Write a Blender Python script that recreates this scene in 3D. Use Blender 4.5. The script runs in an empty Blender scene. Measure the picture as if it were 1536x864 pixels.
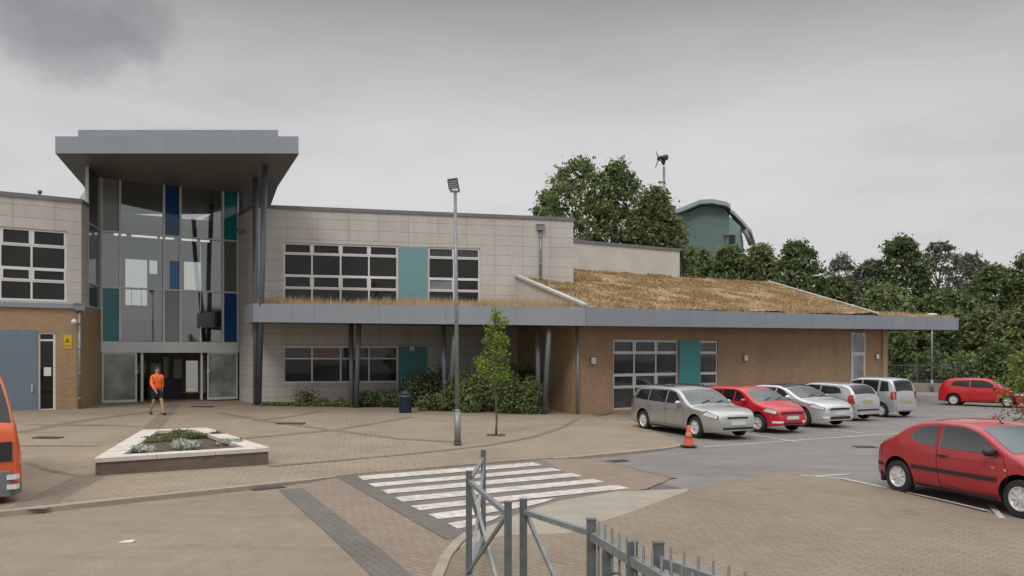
import bpy, bmesh, math, random
from mathutils import Vector, Matrix, noise
R = math.radians
random.seed(7)
sc = bpy.context.scene
COL = sc.collection
# ---------------------------------------------------------------- camera maths used to lay the site out in metres
F, CX, HY, CAMZ, SL = 1200.0, 768.0, 530.0, 2.5, 0.0115
PL = 0.08                                   # the paved forecourt stands one low kerb above the roads
def g(X):                                   # the site falls gently to the right
    return -SL * max(-70.0, min(70.0, X))
def ground(x, y, dz=0.0):
    Y = (CAMZ - dz) * F / ((y - HY) - SL * (x - CX))
    X = (x - CX) / F * Y
    return Vector((X, Y, g(X) + dz))
def at(x, y, Y):
    return Vector(((x - CX) / F * Y, Y, CAMZ - (y - HY) / F * Y))

# ---------------------------------------------------------------- scene helpers
WM = {}
def props(o, label=None, cat=None, group=None, kind=None):
    if label: o['label'] = label
    if cat: o['category'] = cat
    if group: o['group'] = group
    if kind: o['kind'] = kind
    return o
def thing(name, label, cat, loc=(0, 0, 0), rotz=0.0, group=None):
    o = bpy.data.objects.new(name, None)
    o.empty_display_size = 0.3
    COL.objects.link(o)
    o.location = loc
    o.rotation_euler = (0, 0, rotz)
    WM[o.name] = Matrix.Translation(Vector(loc)) @ Matrix.Rotation(rotz, 4, 'Z')
    return props(o, label, cat, group)
class MB:
    """collects shapes in world space (or local space) and links them as ONE mesh object"""
    def __init__(s):
        s.bm = bmesh.new(); s.uv = s.bm.loops.layers.uv.new('UVMap')
    def face(s, pts, uvs=None, mi=0):
        vs = [s.bm.verts.new(p) for p in pts]
        f = s.bm.faces.new(vs); f.material_index = mi
        if uvs:
            for l, q in zip(f.loops, uvs): l[s.uv].uv = q
        return f
    def hexa(s, b, t, mi=0):
        b = [Vector(p) for p in b]; t = [Vector(p) for p in t]
        vs = [s.bm.verts.new(p) for p in b + t]
        for q in ((3, 2, 1, 0), (4, 5, 6, 7), (0, 1, 5, 4), (1, 2, 6, 5), (2, 3, 7, 6), (3, 0, 4, 7)):
            f = s.bm.faces.new([vs[i] for i in q]); f.material_index = mi
    def box(s, x0, x1, y0, y1, z0, z1, mi=0):
        s.hexa([(x0, y0, z0), (x1, y0, z0), (x1, y1, z0), (x0, y1, z0)],
               [(x0, y0, z1), (x1, y0, z1), (x1, y1, z1), (x0, y1, z1)], mi)
    def bar(s, p, q, w, h, up=(0, 0, 1), mi=0):
        p = Vector(p); q = Vector(q); d = (q - p).normalized(); up = Vector(up)
        if abs(d.dot(up)) > 0.98: up = Vector((1, 0, 0))
        a = d.cross(up).normalized() * w / 2; b = a.cross(d).normalized() * h / 2
        s.hexa([p - a - b, p + a - b, p + a + b, p - a + b], [q - a - b, q + a - b, q + a + b, q - a + b], mi)
    def tube(s, p, q, r0, r1=None, n=12, caps=True, mi=0):
        r1 = r0 if r1 is None else r1
        p = Vector(p); q = Vector(q); d = (q - p).normalized()
        up = Vector((0, 0, 1)) if abs(d.z) < 0.98 else Vector((1, 0, 0))
        a = d.cross(up).normalized(); b = a.cross(d).normalized()
        A = []; B = []
        for i in range(n):
            t = 2 * math.pi * i / n; v = a * math.cos(t) + b * math.sin(t)
            A.append(s.bm.verts.new(p + v * r0)); B.append(s.bm.verts.new(q + v * r1))
        for i in range(n):
            f = s.bm.faces.new((A[i], A[(i + 1) % n], B[(i + 1) % n], B[i])); f.smooth = True; f.material_index = mi
        if caps:
            f = s.bm.faces.new(A[::-1]); f.material_index = mi
            f = s.bm.faces.new(B); f.material_index = mi
    def lathe(s, prof, c=(0, 0, 0), axis='Z', n=24, mi=0, smooth=True):
        c = Vector(c); rings = []
        for r, h in prof:
            ring = []
            for i in range(n):
                t = 2 * math.pi * i / n
                v = Vector((r * math.cos(t), r * math.sin(t), h))
                if axis == 'Y': v = Vector((v.x, v.z, v.y))
                ring.append(s.bm.verts.new(c + v))
            rings.append(ring)
        for a, b in zip(rings, rings[1:]):
            for i in range(n):
                f = s.bm.faces.new((a[i], a[(i + 1) % n], b[(i + 1) % n], b[i])); f.smooth = smooth; f.material_index = mi
        s.bm.faces.new(rings[0][::-1]).material_index = mi
        s.bm.faces.new(rings[-1]).material_index = mi
    def prism(s, poly, z0, z1, mi=0):
        n = len(poly)
        a = [s.bm.verts.new((p[0], p[1], z0 if not callable(z0) else z0(p))) for p in poly]
        b = [s.bm.verts.new((p[0], p[1], z1 if not callable(z1) else z1(p))) for p in poly]
        s.bm.faces.new(b).material_index = mi; s.bm.faces.new(a[::-1]).material_index = mi
        for i in range(n):
            s.bm.faces.new((a[i], a[(i + 1) % n], b[(i + 1) % n], b[i])).material_index = mi
    def sphere(s, c, r, sx=1, sy=1, sz=1, seg=12, mi=0):
        m = Matrix.Translation(Vector(c)) @ Matrix.Diagonal((r * sx, r * sy, r * sz, 1))
        res = bmesh.ops.create_uvsphere(s.bm, u_segments=seg, v_segments=max(6, seg // 2), radius=1, matrix=m)
        for v in res['verts']:
            for f in v.link_faces: f.smooth = True; f.material_index = mi
    def bevel(s, w, seg=2):
        bmesh.ops.remove_doubles(s.bm, verts=s.bm.verts[:], dist=1e-5)
        ed = [e for e in s.bm.edges if len(e.link_faces) == 2 and e.calc_face_angle(0) > 0.5]
        bmesh.ops.bevel(s.bm, geom=ed, offset=w, segments=seg, profile=0.6, affect='EDGES', clamp_overlap=True)
        return s
    def build(s, name, mat, parent=None, local=False, smooth=None, recalc=True):
        me = bpy.data.meshes.new(name)
        if parent is not None and not local:
            s.bm.transform(WM[parent.name].inverted())
        if recalc: bmesh.ops.recalc_face_normals(s.bm, faces=s.bm.faces[:])
        s.bm.to_mesh(me); s.bm.free()
        for m in (mat if isinstance(mat, (list, tuple)) else [mat]): me.materials.append(m)
        if smooth is not None:
            for p in me.polygons: p.use_smooth = True
            me.set_sharp_from_angle(angle=R(smooth))
        return link(name, me, parent)
def link(name, me, parent=None):
    o = bpy.data.objects.new(name, me); COL.objects.link(o)
    if parent is not None:
        o.parent = parent; WM[o.name] = WM[parent.name]
    else:
        WM[o.name] = Matrix.Identity(4)
    return o
def dup(o, parent=None):
    c = o.copy(); COL.objects.link(c); c.parent = parent
    for ch in list(o.children): dup(ch, c)
    return c

# ---------------------------------------------------------------- materials
def mat_base(name):
    m = bpy.data.materials.new(name); m.use_nodes = True
    nt = m.node_tree; b = nt.nodes['Principled BSDF']
    return m, nt, b
def N(nt, t, **kw):
    n = nt.nodes.new(t)
    for k, v in kw.items():
        if k.startswith('i_'): n.inputs[k[2:].replace('_', ' ')].default_value = v
        else: setattr(n, k, v)
    return n
def ramp(nt, fac, stops):
    r = N(nt, 'ShaderNodeValToRGB'); e = r.color_ramp.elements
    while len(e) < len(stops): e.new(0.5)
    for el, (p, c) in zip(e, stops):
        el.position = p; el.color = (*c, 1) if len(c) == 3 else c
    nt.links.new(fac, r.inputs['Fac']); return r.outputs['Color']
def mixc(nt, fac, a, b, mode='MIX'):
    m = N(nt, 'ShaderNodeMix', data_type='RGBA', blend_type=mode)
    for s, v in ((m.inputs[0], fac), (m.inputs[6], a), (m.inputs[7], b)):
        if hasattr(v, 'is_linked') or isinstance(v, bpy.types.NodeSocket): nt.links.new(v, s)
        elif isinstance(v, (int, float)): s.default_value = v
        else: s.default_value = (*v, 1) if len(v) == 3 else v
    return m.outputs[2]
def coords(nt, kind='Object', scale=(1, 1, 1), rot=0.0):
    tc = N(nt, 'ShaderNodeTexCoord'); mp = N(nt, 'ShaderNodeMapping')
    mp.inputs['Scale'].default_value = scale; mp.inputs['Rotation'].default_value = (0, 0, rot)
    nt.links.new(tc.outputs[kind], mp.inputs['Vector']); return mp.outputs['Vector']
def noise_tex(nt, vec, scale, detail=4, rough=0.55):
    n = N(nt, 'ShaderNodeTexNoise'); n.inputs['Scale'].default_value = scale
    n.inputs['Detail'].default_value = detail; n.inputs['Roughness'].default_value = rough
    nt.links.new(vec, n.inputs['Vector']); return n.outputs['Fac']
def bump(nt, b, h, strength=0.3, dist=0.02):
    n = N(nt, 'ShaderNodeBump'); n.inputs['Strength'].default_value = strength; n.inputs['Distance'].default_value = dist
    nt.links.new(h, n.inputs['Height']); nt.links.new(n.outputs['Normal'], b.inputs['Normal'])
def sc3(c, k): return tuple(v * k for v in c)
def plain(name, c, rough=0.6, metal=0.0, var=0.12, scale=2.0, bmp=0.0, coat=0.0, spec=0.5):
    m, nt, b = mat_base(name)
    v = coords(nt); n = noise_tex(nt, v, scale, 5)
    col = ramp(nt, n, [(0.3, sc3(c, 1 - var)), (0.7, sc3(c, 1 + var))])
    nt.links.new(col, b.inputs['Base Color'])
    b.inputs['Roughness'].default_value = rough; b.inputs['Metallic'].default_value = metal
    b.inputs['Coat Weight'].default_value = coat; b.inputs['Specular IOR Level'].default_value = spec
    b.inputs['Coat Roughness'].default_value = 0.04
    if bmp: bump(nt, b, noise_tex(nt, v, scale * 25, 3), bmp, 0.01)
    return m
def asphalt(name, c, patch=0.16):
    m, nt, b = mat_base(name)
    v = coords(nt)
    fine = noise_tex(nt, v, 55, 3, 0.7); big = noise_tex(nt, v, 0.35, 6, 0.6); mid = noise_tex(nt, v, 2.2, 5, 0.65)
    c1 = ramp(nt, fine, [(0.3, sc3(c, 0.72)), (0.7, sc3(c, 1.28))])
    c2 = mixc(nt, 1.0, c1, ramp(nt, big, [(0.3, (1 - patch,) * 3), (0.7, (1 + patch,) * 3)]), 'MULTIPLY')
    c3 = mixc(nt, 1.0, c2, ramp(nt, mid, [(0.3, (0.9,) * 3), (0.55, (1.0,) * 3), (0.75, (1.08,) * 3)]), 'MULTIPLY')
    st = noise_tex(nt, v, 0.9, 7, 0.7); v3 = coords(nt, 'Object', (.25, 1.6, 1), R(-38)); tr = noise_tex(nt, v3, 1.1, 5, .6)
    c3 = mixc(nt, 1.0, c3, ramp(nt, st, [(0.29, (0.70, .69, .68)), (0.36, (1, 1, 1))]), 'MULTIPLY')
    c3 = mixc(nt, 1.0, c3, ramp(nt, tr, [(0.32, (0.88,) * 3), (0.5, (1.0,) * 3), (.7, (1.06,) * 3)]), 'MULTIPLY')
    nt.links.new(c3, b.inputs['Base Color']); b.inputs['Roughness'].default_value = 0.88
    b.inputs['Specular IOR Level'].default_value = 0.25
    bump(nt, b, fine, 0.35, 0.006); return m
def paving(name, c, c2, bw=0.2, bh=0.1, rot=0.0, mortar=(0.10, 0.09, 0.08), msize=0.006, var=0.16):
    m, nt, b = mat_base(name)
    v = coords(nt, rot=rot)
    br = N(nt, 'ShaderNodeTexBrick', offset=0.5)
    br.inputs['Scale'].default_value = 1.0; br.inputs['Brick Width'].default_value = bw; br.inputs['Row Height'].default_value = bh
    br.inputs['Mortar Size'].default_value = msize; br.inputs['Mortar Smooth'].default_value = 0.3; br.inputs['Bias'].default_value = 0.0
    br.inputs['Color1'].default_value = (*c, 1); br.inputs['Color2'].default_value = (*c2, 1); br.inputs['Mortar'].default_value = (*mortar, 1)
    nt.links.new(v, br.inputs['Vector'])
    v0 = coords(nt)
    big = noise_tex(nt, v0, 0.45, 7, 0.62); fine = noise_tex(nt, v0, 30, 3, 0.7)
    a = mixc(nt, 1.0, br.outputs['Color'], ramp(nt, big, [(0.28, (1 - var,) * 3), (0.72, (1 + var,) * 3)]), 'MULTIPLY')
    a = mixc(nt, 1.0, a, ramp(nt, fine, [(0.25, (0.85,) * 3), (0.75, (1.15,) * 3)]), 'MULTIPLY')
    st = noise_tex(nt, v0, 1.3, 8, 0.72); a = mixc(nt, 1.0, a, ramp(nt, st, [(0.30, (0.74, .73, .72)), (0.42, (1, 1, 1)), (.62, (1, 1, 1)), (.74, (1.12, 1.11, 1.09))]), 'MULTIPLY')
    nt.links.new(a, b.inputs['Base Color']); b.inputs['Roughness'].default_value = 0.85
    b.inputs['Specular IOR Level'].default_value = 0.25
    bump(nt, b, br.outputs['Fac'], -0.4, 0.006); return m
def wall_brick(name, c, c2, bw, bh, mortar, msize, offset=0.5, stain=0.1, rough=0.8, spec=0.3):
    m, nt, b = mat_base(name)
    v = coords(nt, 'UV')
    br = N(nt, 'ShaderNodeTexBrick', offset=offset)
    br.inputs['Scale'].default_value = 1.0; br.inputs['Brick Width'].default_value = bw; br.inputs['Row Height'].default_value = bh
    br.inputs['Mortar Size'].default_value = msize; br.inputs['Mortar Smooth'].default_value = 0.15; br.inputs['Bias'].default_value = 0.0
    br.inputs['Color1'].default_value = (*c, 1); br.inputs['Color2'].default_value = (*c2, 1); br.inputs['Mortar'].default_value = (*mortar, 1)
    nt.links.new(v, br.inputs['Vector'])
    v2 = coords(nt, 'UV', (1.0, 0.22, 1)); st = noise_tex(nt, v2, 1.1, 6, 0.65); fn = noise_tex(nt, v, 9, 4, 0.6)
    a = mixc(nt, 1.0, br.outputs['Color'], ramp(nt, st, [(0.3, (1 - stain, 1 - stain * 1.05, 1 - stain * 1.15)), (0.65, (1.03,) * 3)]), 'MULTIPLY')
    a = mixc(nt, 1.0, a, ramp(nt, fn, [(0.3, (0.94,) * 3), (0.7, (1.05,) * 3)]), 'MULTIPLY')
    nt.links.new(a, b.inputs['Base Color']); b.inputs['Roughness'].default_value = rough; b.inputs['Specular IOR Level'].default_value = spec
    bump(nt, b, br.outputs['Fac'], -0.5, 0.006); return m
def glassy(name, c, rough=0.04, var=0.5, scale=0.5, spec=0.5):
    m, nt, b = mat_base(name)
    v = coords(nt); n = noise_tex(nt, v, scale, 3)
    nt.links.new(ramp(nt, n, [(0.35, sc3(c, 1 - var)), (0.65, sc3(c, 1 + var))]), b.inputs['Base Color'])
    b.inputs['Roughness'].default_value = rough; b.inputs['IOR'].default_value = 1.5; b.inputs['Specular IOR Level'].default_value = spec
    return m
def clear_glass(name, tint=(0.62, 0.68, 0.66), ior=2.1):
    m, nt, b = mat_base(name); nt.nodes.remove(b)
    tr = N(nt, 'ShaderNodeBsdfTransparent'); tr.inputs['Color'].default_value = (*tint, 1)
    gl = N(nt, 'ShaderNodeBsdfGlossy'); gl.inputs['Roughness'].default_value = 0.02; gl.inputs['Color'].default_value = (0.9, 0.95, 0.95, 1)
    fr = N(nt, 'ShaderNodeFresnel'); fr.inputs['IOR'].default_value = ior
    mx = N(nt, 'ShaderNodeMixShader')
    nt.links.new(fr.outputs[0], mx.inputs[0]); nt.links.new(tr.outputs[0], mx.inputs[1]); nt.links.new(gl.outputs[0], mx.inputs[2])
    nt.links.new(mx.outputs[0], nt.nodes['Material Output'].inputs['Surface']); return m
def leafy(name, c1, c2, trans=0.25, scale=0.9):
    m, nt, b = mat_base(name); nt.nodes.remove(b)
    geo = N(nt, 'ShaderNodeNewGeometry'); v = coords(nt)
    oi = N(nt, 'ShaderNodeObjectInfo')
    n = noise_tex(nt, v, scale, 3, 0.6)
    mth = N(nt, 'ShaderNodeMath', operation='MULTIPLY_ADD'); nt.links.new(geo.outputs['Random Per Island'], mth.inputs[0])
    mth.inputs[1].default_value = 0.45; nt.links.new(n, mth.inputs[2])
    m2 = N(nt, 'ShaderNodeMath', operation='MULTIPLY_ADD'); nt.links.new(oi.outputs['Random'], m2.inputs[0]); m2.inputs[1].default_value = 0.25
    nt.links.new(mth.outputs[0], m2.inputs[2])
    col = ramp(nt, m2.outputs[0], [(0.35, c1), (1.05, c2)])
    d = N(nt, 'ShaderNodeBsdfDiffuse'); t = N(nt, 'ShaderNodeBsdfTranslucent'); mx = N(nt, 'ShaderNodeMixShader'); mx.inputs[0].default_value = trans
    nt.links.new(col, d.inputs['Color']); nt.links.new(col, t.inputs['Color'])
    nt.links.new(d.outputs[0], mx.inputs[1]); nt.links.new(t.outputs[0], mx.inputs[2])
    nt.links.new(mx.outputs[0], nt.nodes['Material Output'].inputs['Surface']); return m
def emit(name, c, s):
    m, nt, b = mat_base(name)
    b.inputs['Emission Color'].default_value = (*c, 1); b.inputs['Emission Strength'].default_value = s
    b.inputs['Base Color'].default_value = (*c, 1); return m

M = {}
M['ground'] = asphalt('ground', (0.13, 0.125, 0.115))
M['carpark'] = asphalt('carpark_asphalt', (0.205, 0.190, 0.178), 0.10)
M['road'] = asphalt('road_asphalt', (0.248, 0.202, 0.157), 0.10)
M['cross'] = asphalt('crossing_asphalt', (0.165, 0.150, 0.132), 0.10)
M['band'] = paving('band_setts', (0.140, 0.128, 0.112), (0.160, 0.146, 0.128), 0.2, 0.1, R(60))
M['plaza'] = paving('forecourt_paving', (0.305, 0.246, 0.178), (0.278, 0.222, 0.160), 0.2, 0.1, R(34))
M['plaza_dark'] = paving('forecourt_band', (0.195, 0.158, 0.118), (0.218, 0.178, 0.134), 0.2, 0.1, R(34))
M['red'] = paving('red_block_paving', (0.268, 0.208, 0.160), (0.232, 0.182, 0.140), 0.2, 0.1, R(32), var=0.12)
M['island'] = paving('buff_block_paving', (0.254, 0.208, 0.154), (0.222, 0.180, 0.132), 0.2, 0.1, R(48), mortar=(0.13, 0.11, 0.09), var=0.14)
M['concrete'] = plain('pale_concrete', (0.300, 0.268, 0.215), 0.85, var=0.12, scale=1.3, bmp=0.15)
M['kerb'] = plain('kerb_concrete', (0.30, 0.262, 0.205), 0.85, var=0.14, scale=3, bmp=0.15)
def worn_paint():
    m, nt, b = mat_base('road_paint'); v = coords(nt)
    a = noise_tex(nt, v, 7, 8, .72); e = noise_tex(nt, v, 1.1, 4, .6)
    c = ramp(nt, a, [(.36, (.30, .275, .24)), (.47, (.52, .485, .43)), (.62, (.63, .59, .535))])
    c = mixc(nt, 1.0, c, ramp(nt, e, [(.3, (.80, .79, .77)), (.7, (1.06, 1.05, 1.04))]), 'MULTIPLY')
    nt.links.new(c, b.inputs['Base Color']); b.inputs['Roughness'].default_value = .75; return m
M['white_line'] = worn_paint()
M['tile'] = wall_brick('pale_tile_cladding', (0.540, 0.520, 0.485), (0.510, 0.490, 0.455), 1.40, 0.485, (0.25, 0.225, 0.20), 0.009, 0.0, 0.16)
M['brick'] = wall_brick('buff_brick', (0.41, 0.270, 0.155), (0.335, 0.215, 0.122), 0.225, 0.075, (0.36, 0.28, 0.19), 0.010, 0.5, 0.18)
M['brick_red'] = wall_brick('brown_brick', (0.385, 0.255, 0.155), (0.320, 0.208, 0.125), 0.225, 0.075, (0.31, 0.22, 0.145), 0.010, 0.5, 0.18)
M['render'] = plain('pale_render', (0.56, 0.53, 0.475), 0.85, var=0.10, scale=0.8)
def streaked(name, c, k=.06):
    m, nt, b = mat_base(name); v = coords(nt, 'Object', (2.6, 2.6, .18)); n = noise_tex(nt, v, 1.5, 6, .65); v2 = coords(nt); n2 = noise_tex(nt, v2, .5, 4, .6)
    a = mixc(nt, 1.0, ramp(nt, n, [(.32, sc3(c, 1 - k)), (.6, c), (.75, sc3(c, 1 + k * .5))]), ramp(nt, n2, [(.3, (.94,) * 3), (.7, (1.05,) * 3)]), 'MULTIPLY')
    nt.links.new(a, b.inputs['Base Color']); b.inputs['Roughness'].default_value = .5; return m
M['fascia'] = streaked('blue_grey_fascia', (0.258, 0.282, 0.315))
M['cap'] = plain('dark_grey_capping', (0.165, 0.168, 0.170), 0.5, var=0.14)
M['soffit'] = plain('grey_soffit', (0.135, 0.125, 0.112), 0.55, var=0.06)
M['steel_blue'] = plain('blue_grey_steel', (0.100, 0.118, 0.140), 0.45, var=0.1)
M['galv'] = plain('galvanised_steel', (0.235, 0.25, 0.255), 0.45, 0.35, var=0.2, scale=14)
M['galv_dark'] = plain('weathered_steel', (0.135, 0.150, 0.152), 0.5, 0.3, var=0.2, scale=10)
M['white_frame'] = plain('white_frame', (0.68, 0.67, 0.64), 0.4, var=0.05)
M['alu'] = plain('grey_aluminium', (0.52, 0.54, 0.53), 0.4, 0.2, var=0.06)
M['glass'] = glassy('window_glass', (0.016, 0.017, 0.017), 0.03, 0.4, 0.5, 0.35)
M['glass_low'] = glassy('window_glass_low', (0.045, 0.046, 0.045), 0.03, 0.6, 0.5)
M['clear'] = clear_glass('clear_glass', (0.54, 0.58, 0.555), 2.7)
M['teal'] = plain('teal_panel', (0.035, 0.215, 0.215), 0.4, var=0.06)
M['teal_pale'] = plain('pale_teal_panel', (0.155, 0.300, 0.325), 0.4, var=0.05)
M['teal_glass'] = glassy('teal_glass', (0.003, 0.165, 0.170), 0.06, 0.1, 0.3)
M['blue_glass'] = glassy('blue_glass', (0.002, 0.050, 0.190), 0.06, 0.1, 0.3)
M['grey_glass'] = glassy('grey_glass', (0.21, 0.225, 0.22), 0.15, 0.06, 0.6)
M['door_blue'] = plain('blue_grey_door', (0.150, 0.200, 0.250), 0.45, var=0.06)
M['inner_dark'] = plain('dark_interior', (0.06, 0.06, 0.052), 0.8)
M['inner_wall'] = plain('interior_wall', (0.48, 0.48, 0.43), 0.8)
M['white'] = plain('white_paint', (0.68, 0.67, 0.63), 0.5, var=0.04)
M['pale_panel'] = plain('pale_panel', (0.62, 0.62, 0.56), 0.6, var=0.05)
M['tan_panel'] = plain('tan_panel', (0.46, 0.40, 0.28), 0.6, var=0.05)
M['bright_blue'] = plain('bright_blue_panel', (0.02, 0.20, 0.50), 0.4)
M['lamp'] = emit('strip_lamp', (1.0, 0.98, 0.93), 0.9)
M['yellow'] = plain('yellow_sign', (0.62, 0.44, 0.015), 0.5, var=0.04)
M['black'] = plain('black_plastic', (0.018, 0.018, 0.02), 0.5)
M['dark_rubber'] = plain('tyre_rubber', (0.022, 0.022, 0.023), 0.75)
M['rim'] = plain('wheel_alloy', (0.68, 0.68, 0.67), 0.3, 0.25, var=0.05)
M['orange'] = plain('cone_orange', (0.68, 0.10, 0.030), 0.55, var=0.12, scale=9)
M['bin_blue'] = plain('bin_blue', (0.014, 0.026, 0.065), 0.5)
M['stone'] = plain('pale_coping_stone', (0.56, 0.51, 0.45), 0.8, var=0.1, scale=5, bmp=0.2)
M['planter_brick'] = wall_brick('planter_brick', (0.190, 0.150, 0.118), (0.145, 0.115, 0.092), 0.225, 0.075, (0.16, 0.135, 0.11), 0.009, 0.5, 0.2)
M['soil'] = plain('soil', (0.085, 0.062, 0.042), 0.95, var=0.4, scale=9, bmp=0.6)
M['straw_base'] = plain('dry_turf', (0.305, 0.215, 0.115), 0.95, var=0.26, scale=0.9, bmp=0.5)
M['bark'] = plain('bark', (0.11, 0.085, 0.065), 0.9, var=0.3, scale=8, bmp=0.4)
M['leaf_dark'] = leafy('leaf_dark', (0.050, 0.075, 0.034), (0.180, 0.225, 0.102))
M['leaf_mid'] = leafy('leaf_mid', (0.064, 0.096, 0.042), (0.225, 0.270, 0.118))
M['leaf_olive'] = leafy('leaf_olive', (0.046, 0.066, 0.030), (0.205, 0.230, 0.105))
M['leaf_grey'] = leafy('leaf_grey', (0.072, 0.088, 0.072), (0.205, 0.230, 0.165))
M['leaf_bright'] = leafy('leaf_bright', (0.065, 0.115, 0.024), (0.230, 0.310, 0.075))
M['leaf_silver'] = leafy('leaf_silver', (0.26, 0.28, 0.24), (0.50, 0.52, 0.47), 0.1)
M['straw'] = leafy('straw', (0.275, 0.192, 0.100), (0.46, 0.335, 0.190), 0.3, 0.45)
M['straw_tall'] = leafy('straw_tall', (0.26, 0.180, 0.100), (0.58, 0.440, 0.280), 0.3, 0.9)
M['berry'] = plain('red_berry', (0.50, 0.055, 0.012), 0.5)
M['green_clad'] = plain('green_cladding', (0.120, 0.185, 0.165), 0.6, var=0.05, scale=0.2)
M['green_pale'] = plain('pale_green_cladding', (0.25, 0.34, 0.315), 0.6, var=0.05, scale=0.2)  # pale stair wall cladding, colour lightened further to look front-lit
M['green_roof'] = plain('green_grey_roof', (0.30, 0.36, 0.345), 0.6, var=0.05)
# ================================================================ GROUND
def sheet(name, pts, dz, mat, kind='structure', px=True, parent=None):
    b = MB()
    P = [ground(x, y, dz) for x, y in pts] if px else [Vector((x, y, g(x) + dz)) for x, y in pts]
    b.face(P)
    bmesh.ops.triangulate(b.bm, faces=b.bm.faces[:])
    for f in b.bm.faces:
        if f.normal.z < 0: f.normal_flip()
    o = b.build(name, mat, parent, recalc=False)
    if kind: o['kind'] = kind
    return o
def strip(b, pts, w, dz, px=True, close=False):
    """flat ribbon of width w following points on the ground"""
    P = [ground(x, y, dz) for x, y in pts] if px else [Vector((x, y, g(x) + dz)) for x, y in pts]
    L = []; Rr = []
    for i, p in enumerate(P):
        a = P[max(0, i - 1)]; c = P[min(len(P) - 1, i + 1)]
        d = (c - a); d.z = 0; d.normalize(); n = Vector((-d.y, d.x, 0)) * w / 2
        for lst, q in ((L, p + n), (Rr, p - n)):
            q.z = g(q.x) + dz; lst.append(q)
    for i in range(len(P) - 1):
        b.face([Rr[i], Rr[i + 1], L[i + 1], L[i]])
def up(b):
    for f in b.bm.faces:
        f.normal_update()
        if f.normal.z < 0: f.normal_flip()

b = MB()
xs = [-900, -200, -70, 70, 200, 900]; ys = [-60, 0, 60, 200, 1500]
for i in range(5):
    for j in range(4):
        b.face([(xs[i], ys[j], g(xs[i])), (xs[i + 1], ys[j], g(xs[i + 1])), (xs[i + 1], ys[j + 1], g(xs[i + 1])), (xs[i], ys[j + 1], g(xs[i]))])
props(b.build('ground', M['ground']), kind='structure')

# car park surface, roads, crossing, paved island -- sheets 4 mm apart
sheet('car_park', [(2.6, 16.0), (-2, 22), (0.5, 34), (34, 62), (46, 62), (46, 2), (20, 2), (6, 10)], 0.004, M['carpark'], px=False)
sheet('road', [(-400, 800), (-30, 772), (250, 744), (470, 721), (530, 714), (700, 835), (735, 1200), (300, 2400), (-1200, 2400)], 0.008, M['road'])
sheet('paved_ramp', [(440, 724), (540, 712), (690, 800), (697, 812), (668, 840), (652, 880), (640, 1000), (640, 1200), (860, 1300), (610, 875)], 0.012, M['red'])
sheet('crossing', [(505, 716), (530, 711), (808, 690), (835, 692), (1000, 722), (940, 742), (760, 800), (700, 825)], 0.016, M['cross'])
sheet('paved_ramp', [(818, 692), (838, 688), (900, 690), (1010, 716), (968, 734), (925, 738), (870, 720)], 0.018, M['red'])
b = MB(); strip(b, [(900, 690), (1012, 717)], 0.16, 0.021); up(b)
props(b.build('paving_band', M['plaza_dark']), kind='structure')
b = MB(); strip(b, [(436, 733), (500, 786), (560, 838), (606, 880), (700, 965), (800, 1060)], 0.42, 0.016); up(b)
props(b.build('paving_band', M['band']), kind='structure')
b = MB(); strip(b, [(522, 713), (582, 746), (640, 778), (692, 806)], 0.46, 0.020); up(b)
props(b.build('paving_band', M['band']), kind='structure')
Lp = [(536, 714), (552.6, 725.4), (571.5, 734.7), (591.4, 745.7), (615.7, 758.6), (642.3, 771.2), (671, 785), (700, 799)]
Rp = [(799.6, 693.4), (828, 701.5), (858, 709.3), (889.5, 718.3), (924.8, 727.2), (962, 737)]
def lerp2(a, c, t): return (a[0] + (c[0] - a[0]) * t, a[1] + (c[1] - a[1]) * t)
b = MB()
for i in range(5):
    q = [Lp[i], lerp2(Lp[i], Lp[i + 1], 0.52), lerp2(Rp[i], Rp[i + 1], 0.52), Rp[i]]
    b.face([ground(x, y, 0.026) for x, y in q])
for q in ([Lp[5], lerp2(Lp[5], Lp[6], 0.52), (700, 774.2), (770, 763.5), (812, 754.5), (833, 747.3), (800, 750)],
          [Lp[6], lerp2(Lp[6], Lp[7], 0.55), (715, 787), (740, 779.5), (752, 772.8), (730, 774.5)]):
    b.face([ground(x, y, 0.026) for x, y in q])
up(b)
props(b.build('crossing_stripes', M['white_line']), kind='structure')
sheet('concrete_apron', [(690, 806), (745, 784), (790, 766), (838, 751), (925, 737), (1034, 733), (1030, 739), (960, 766), (890, 792), (850, 815), (740, 840), (690, 830)], 0.022, M['concrete'])
sheet('paved_island', [(672, 838), (700, 815), (760, 802), (850, 800), (900, 783), (945, 768), (1030, 737), (1095, 720), (1165, 712), (1250, 717),
                       (1345, 736), (1480, 769), (1620, 805), (1900, 900), (2300, 1300), (2400, 2400), (700, 2400), (655, 1200), (648, 900), (655, 866)], 0.030, M['island'])
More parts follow.
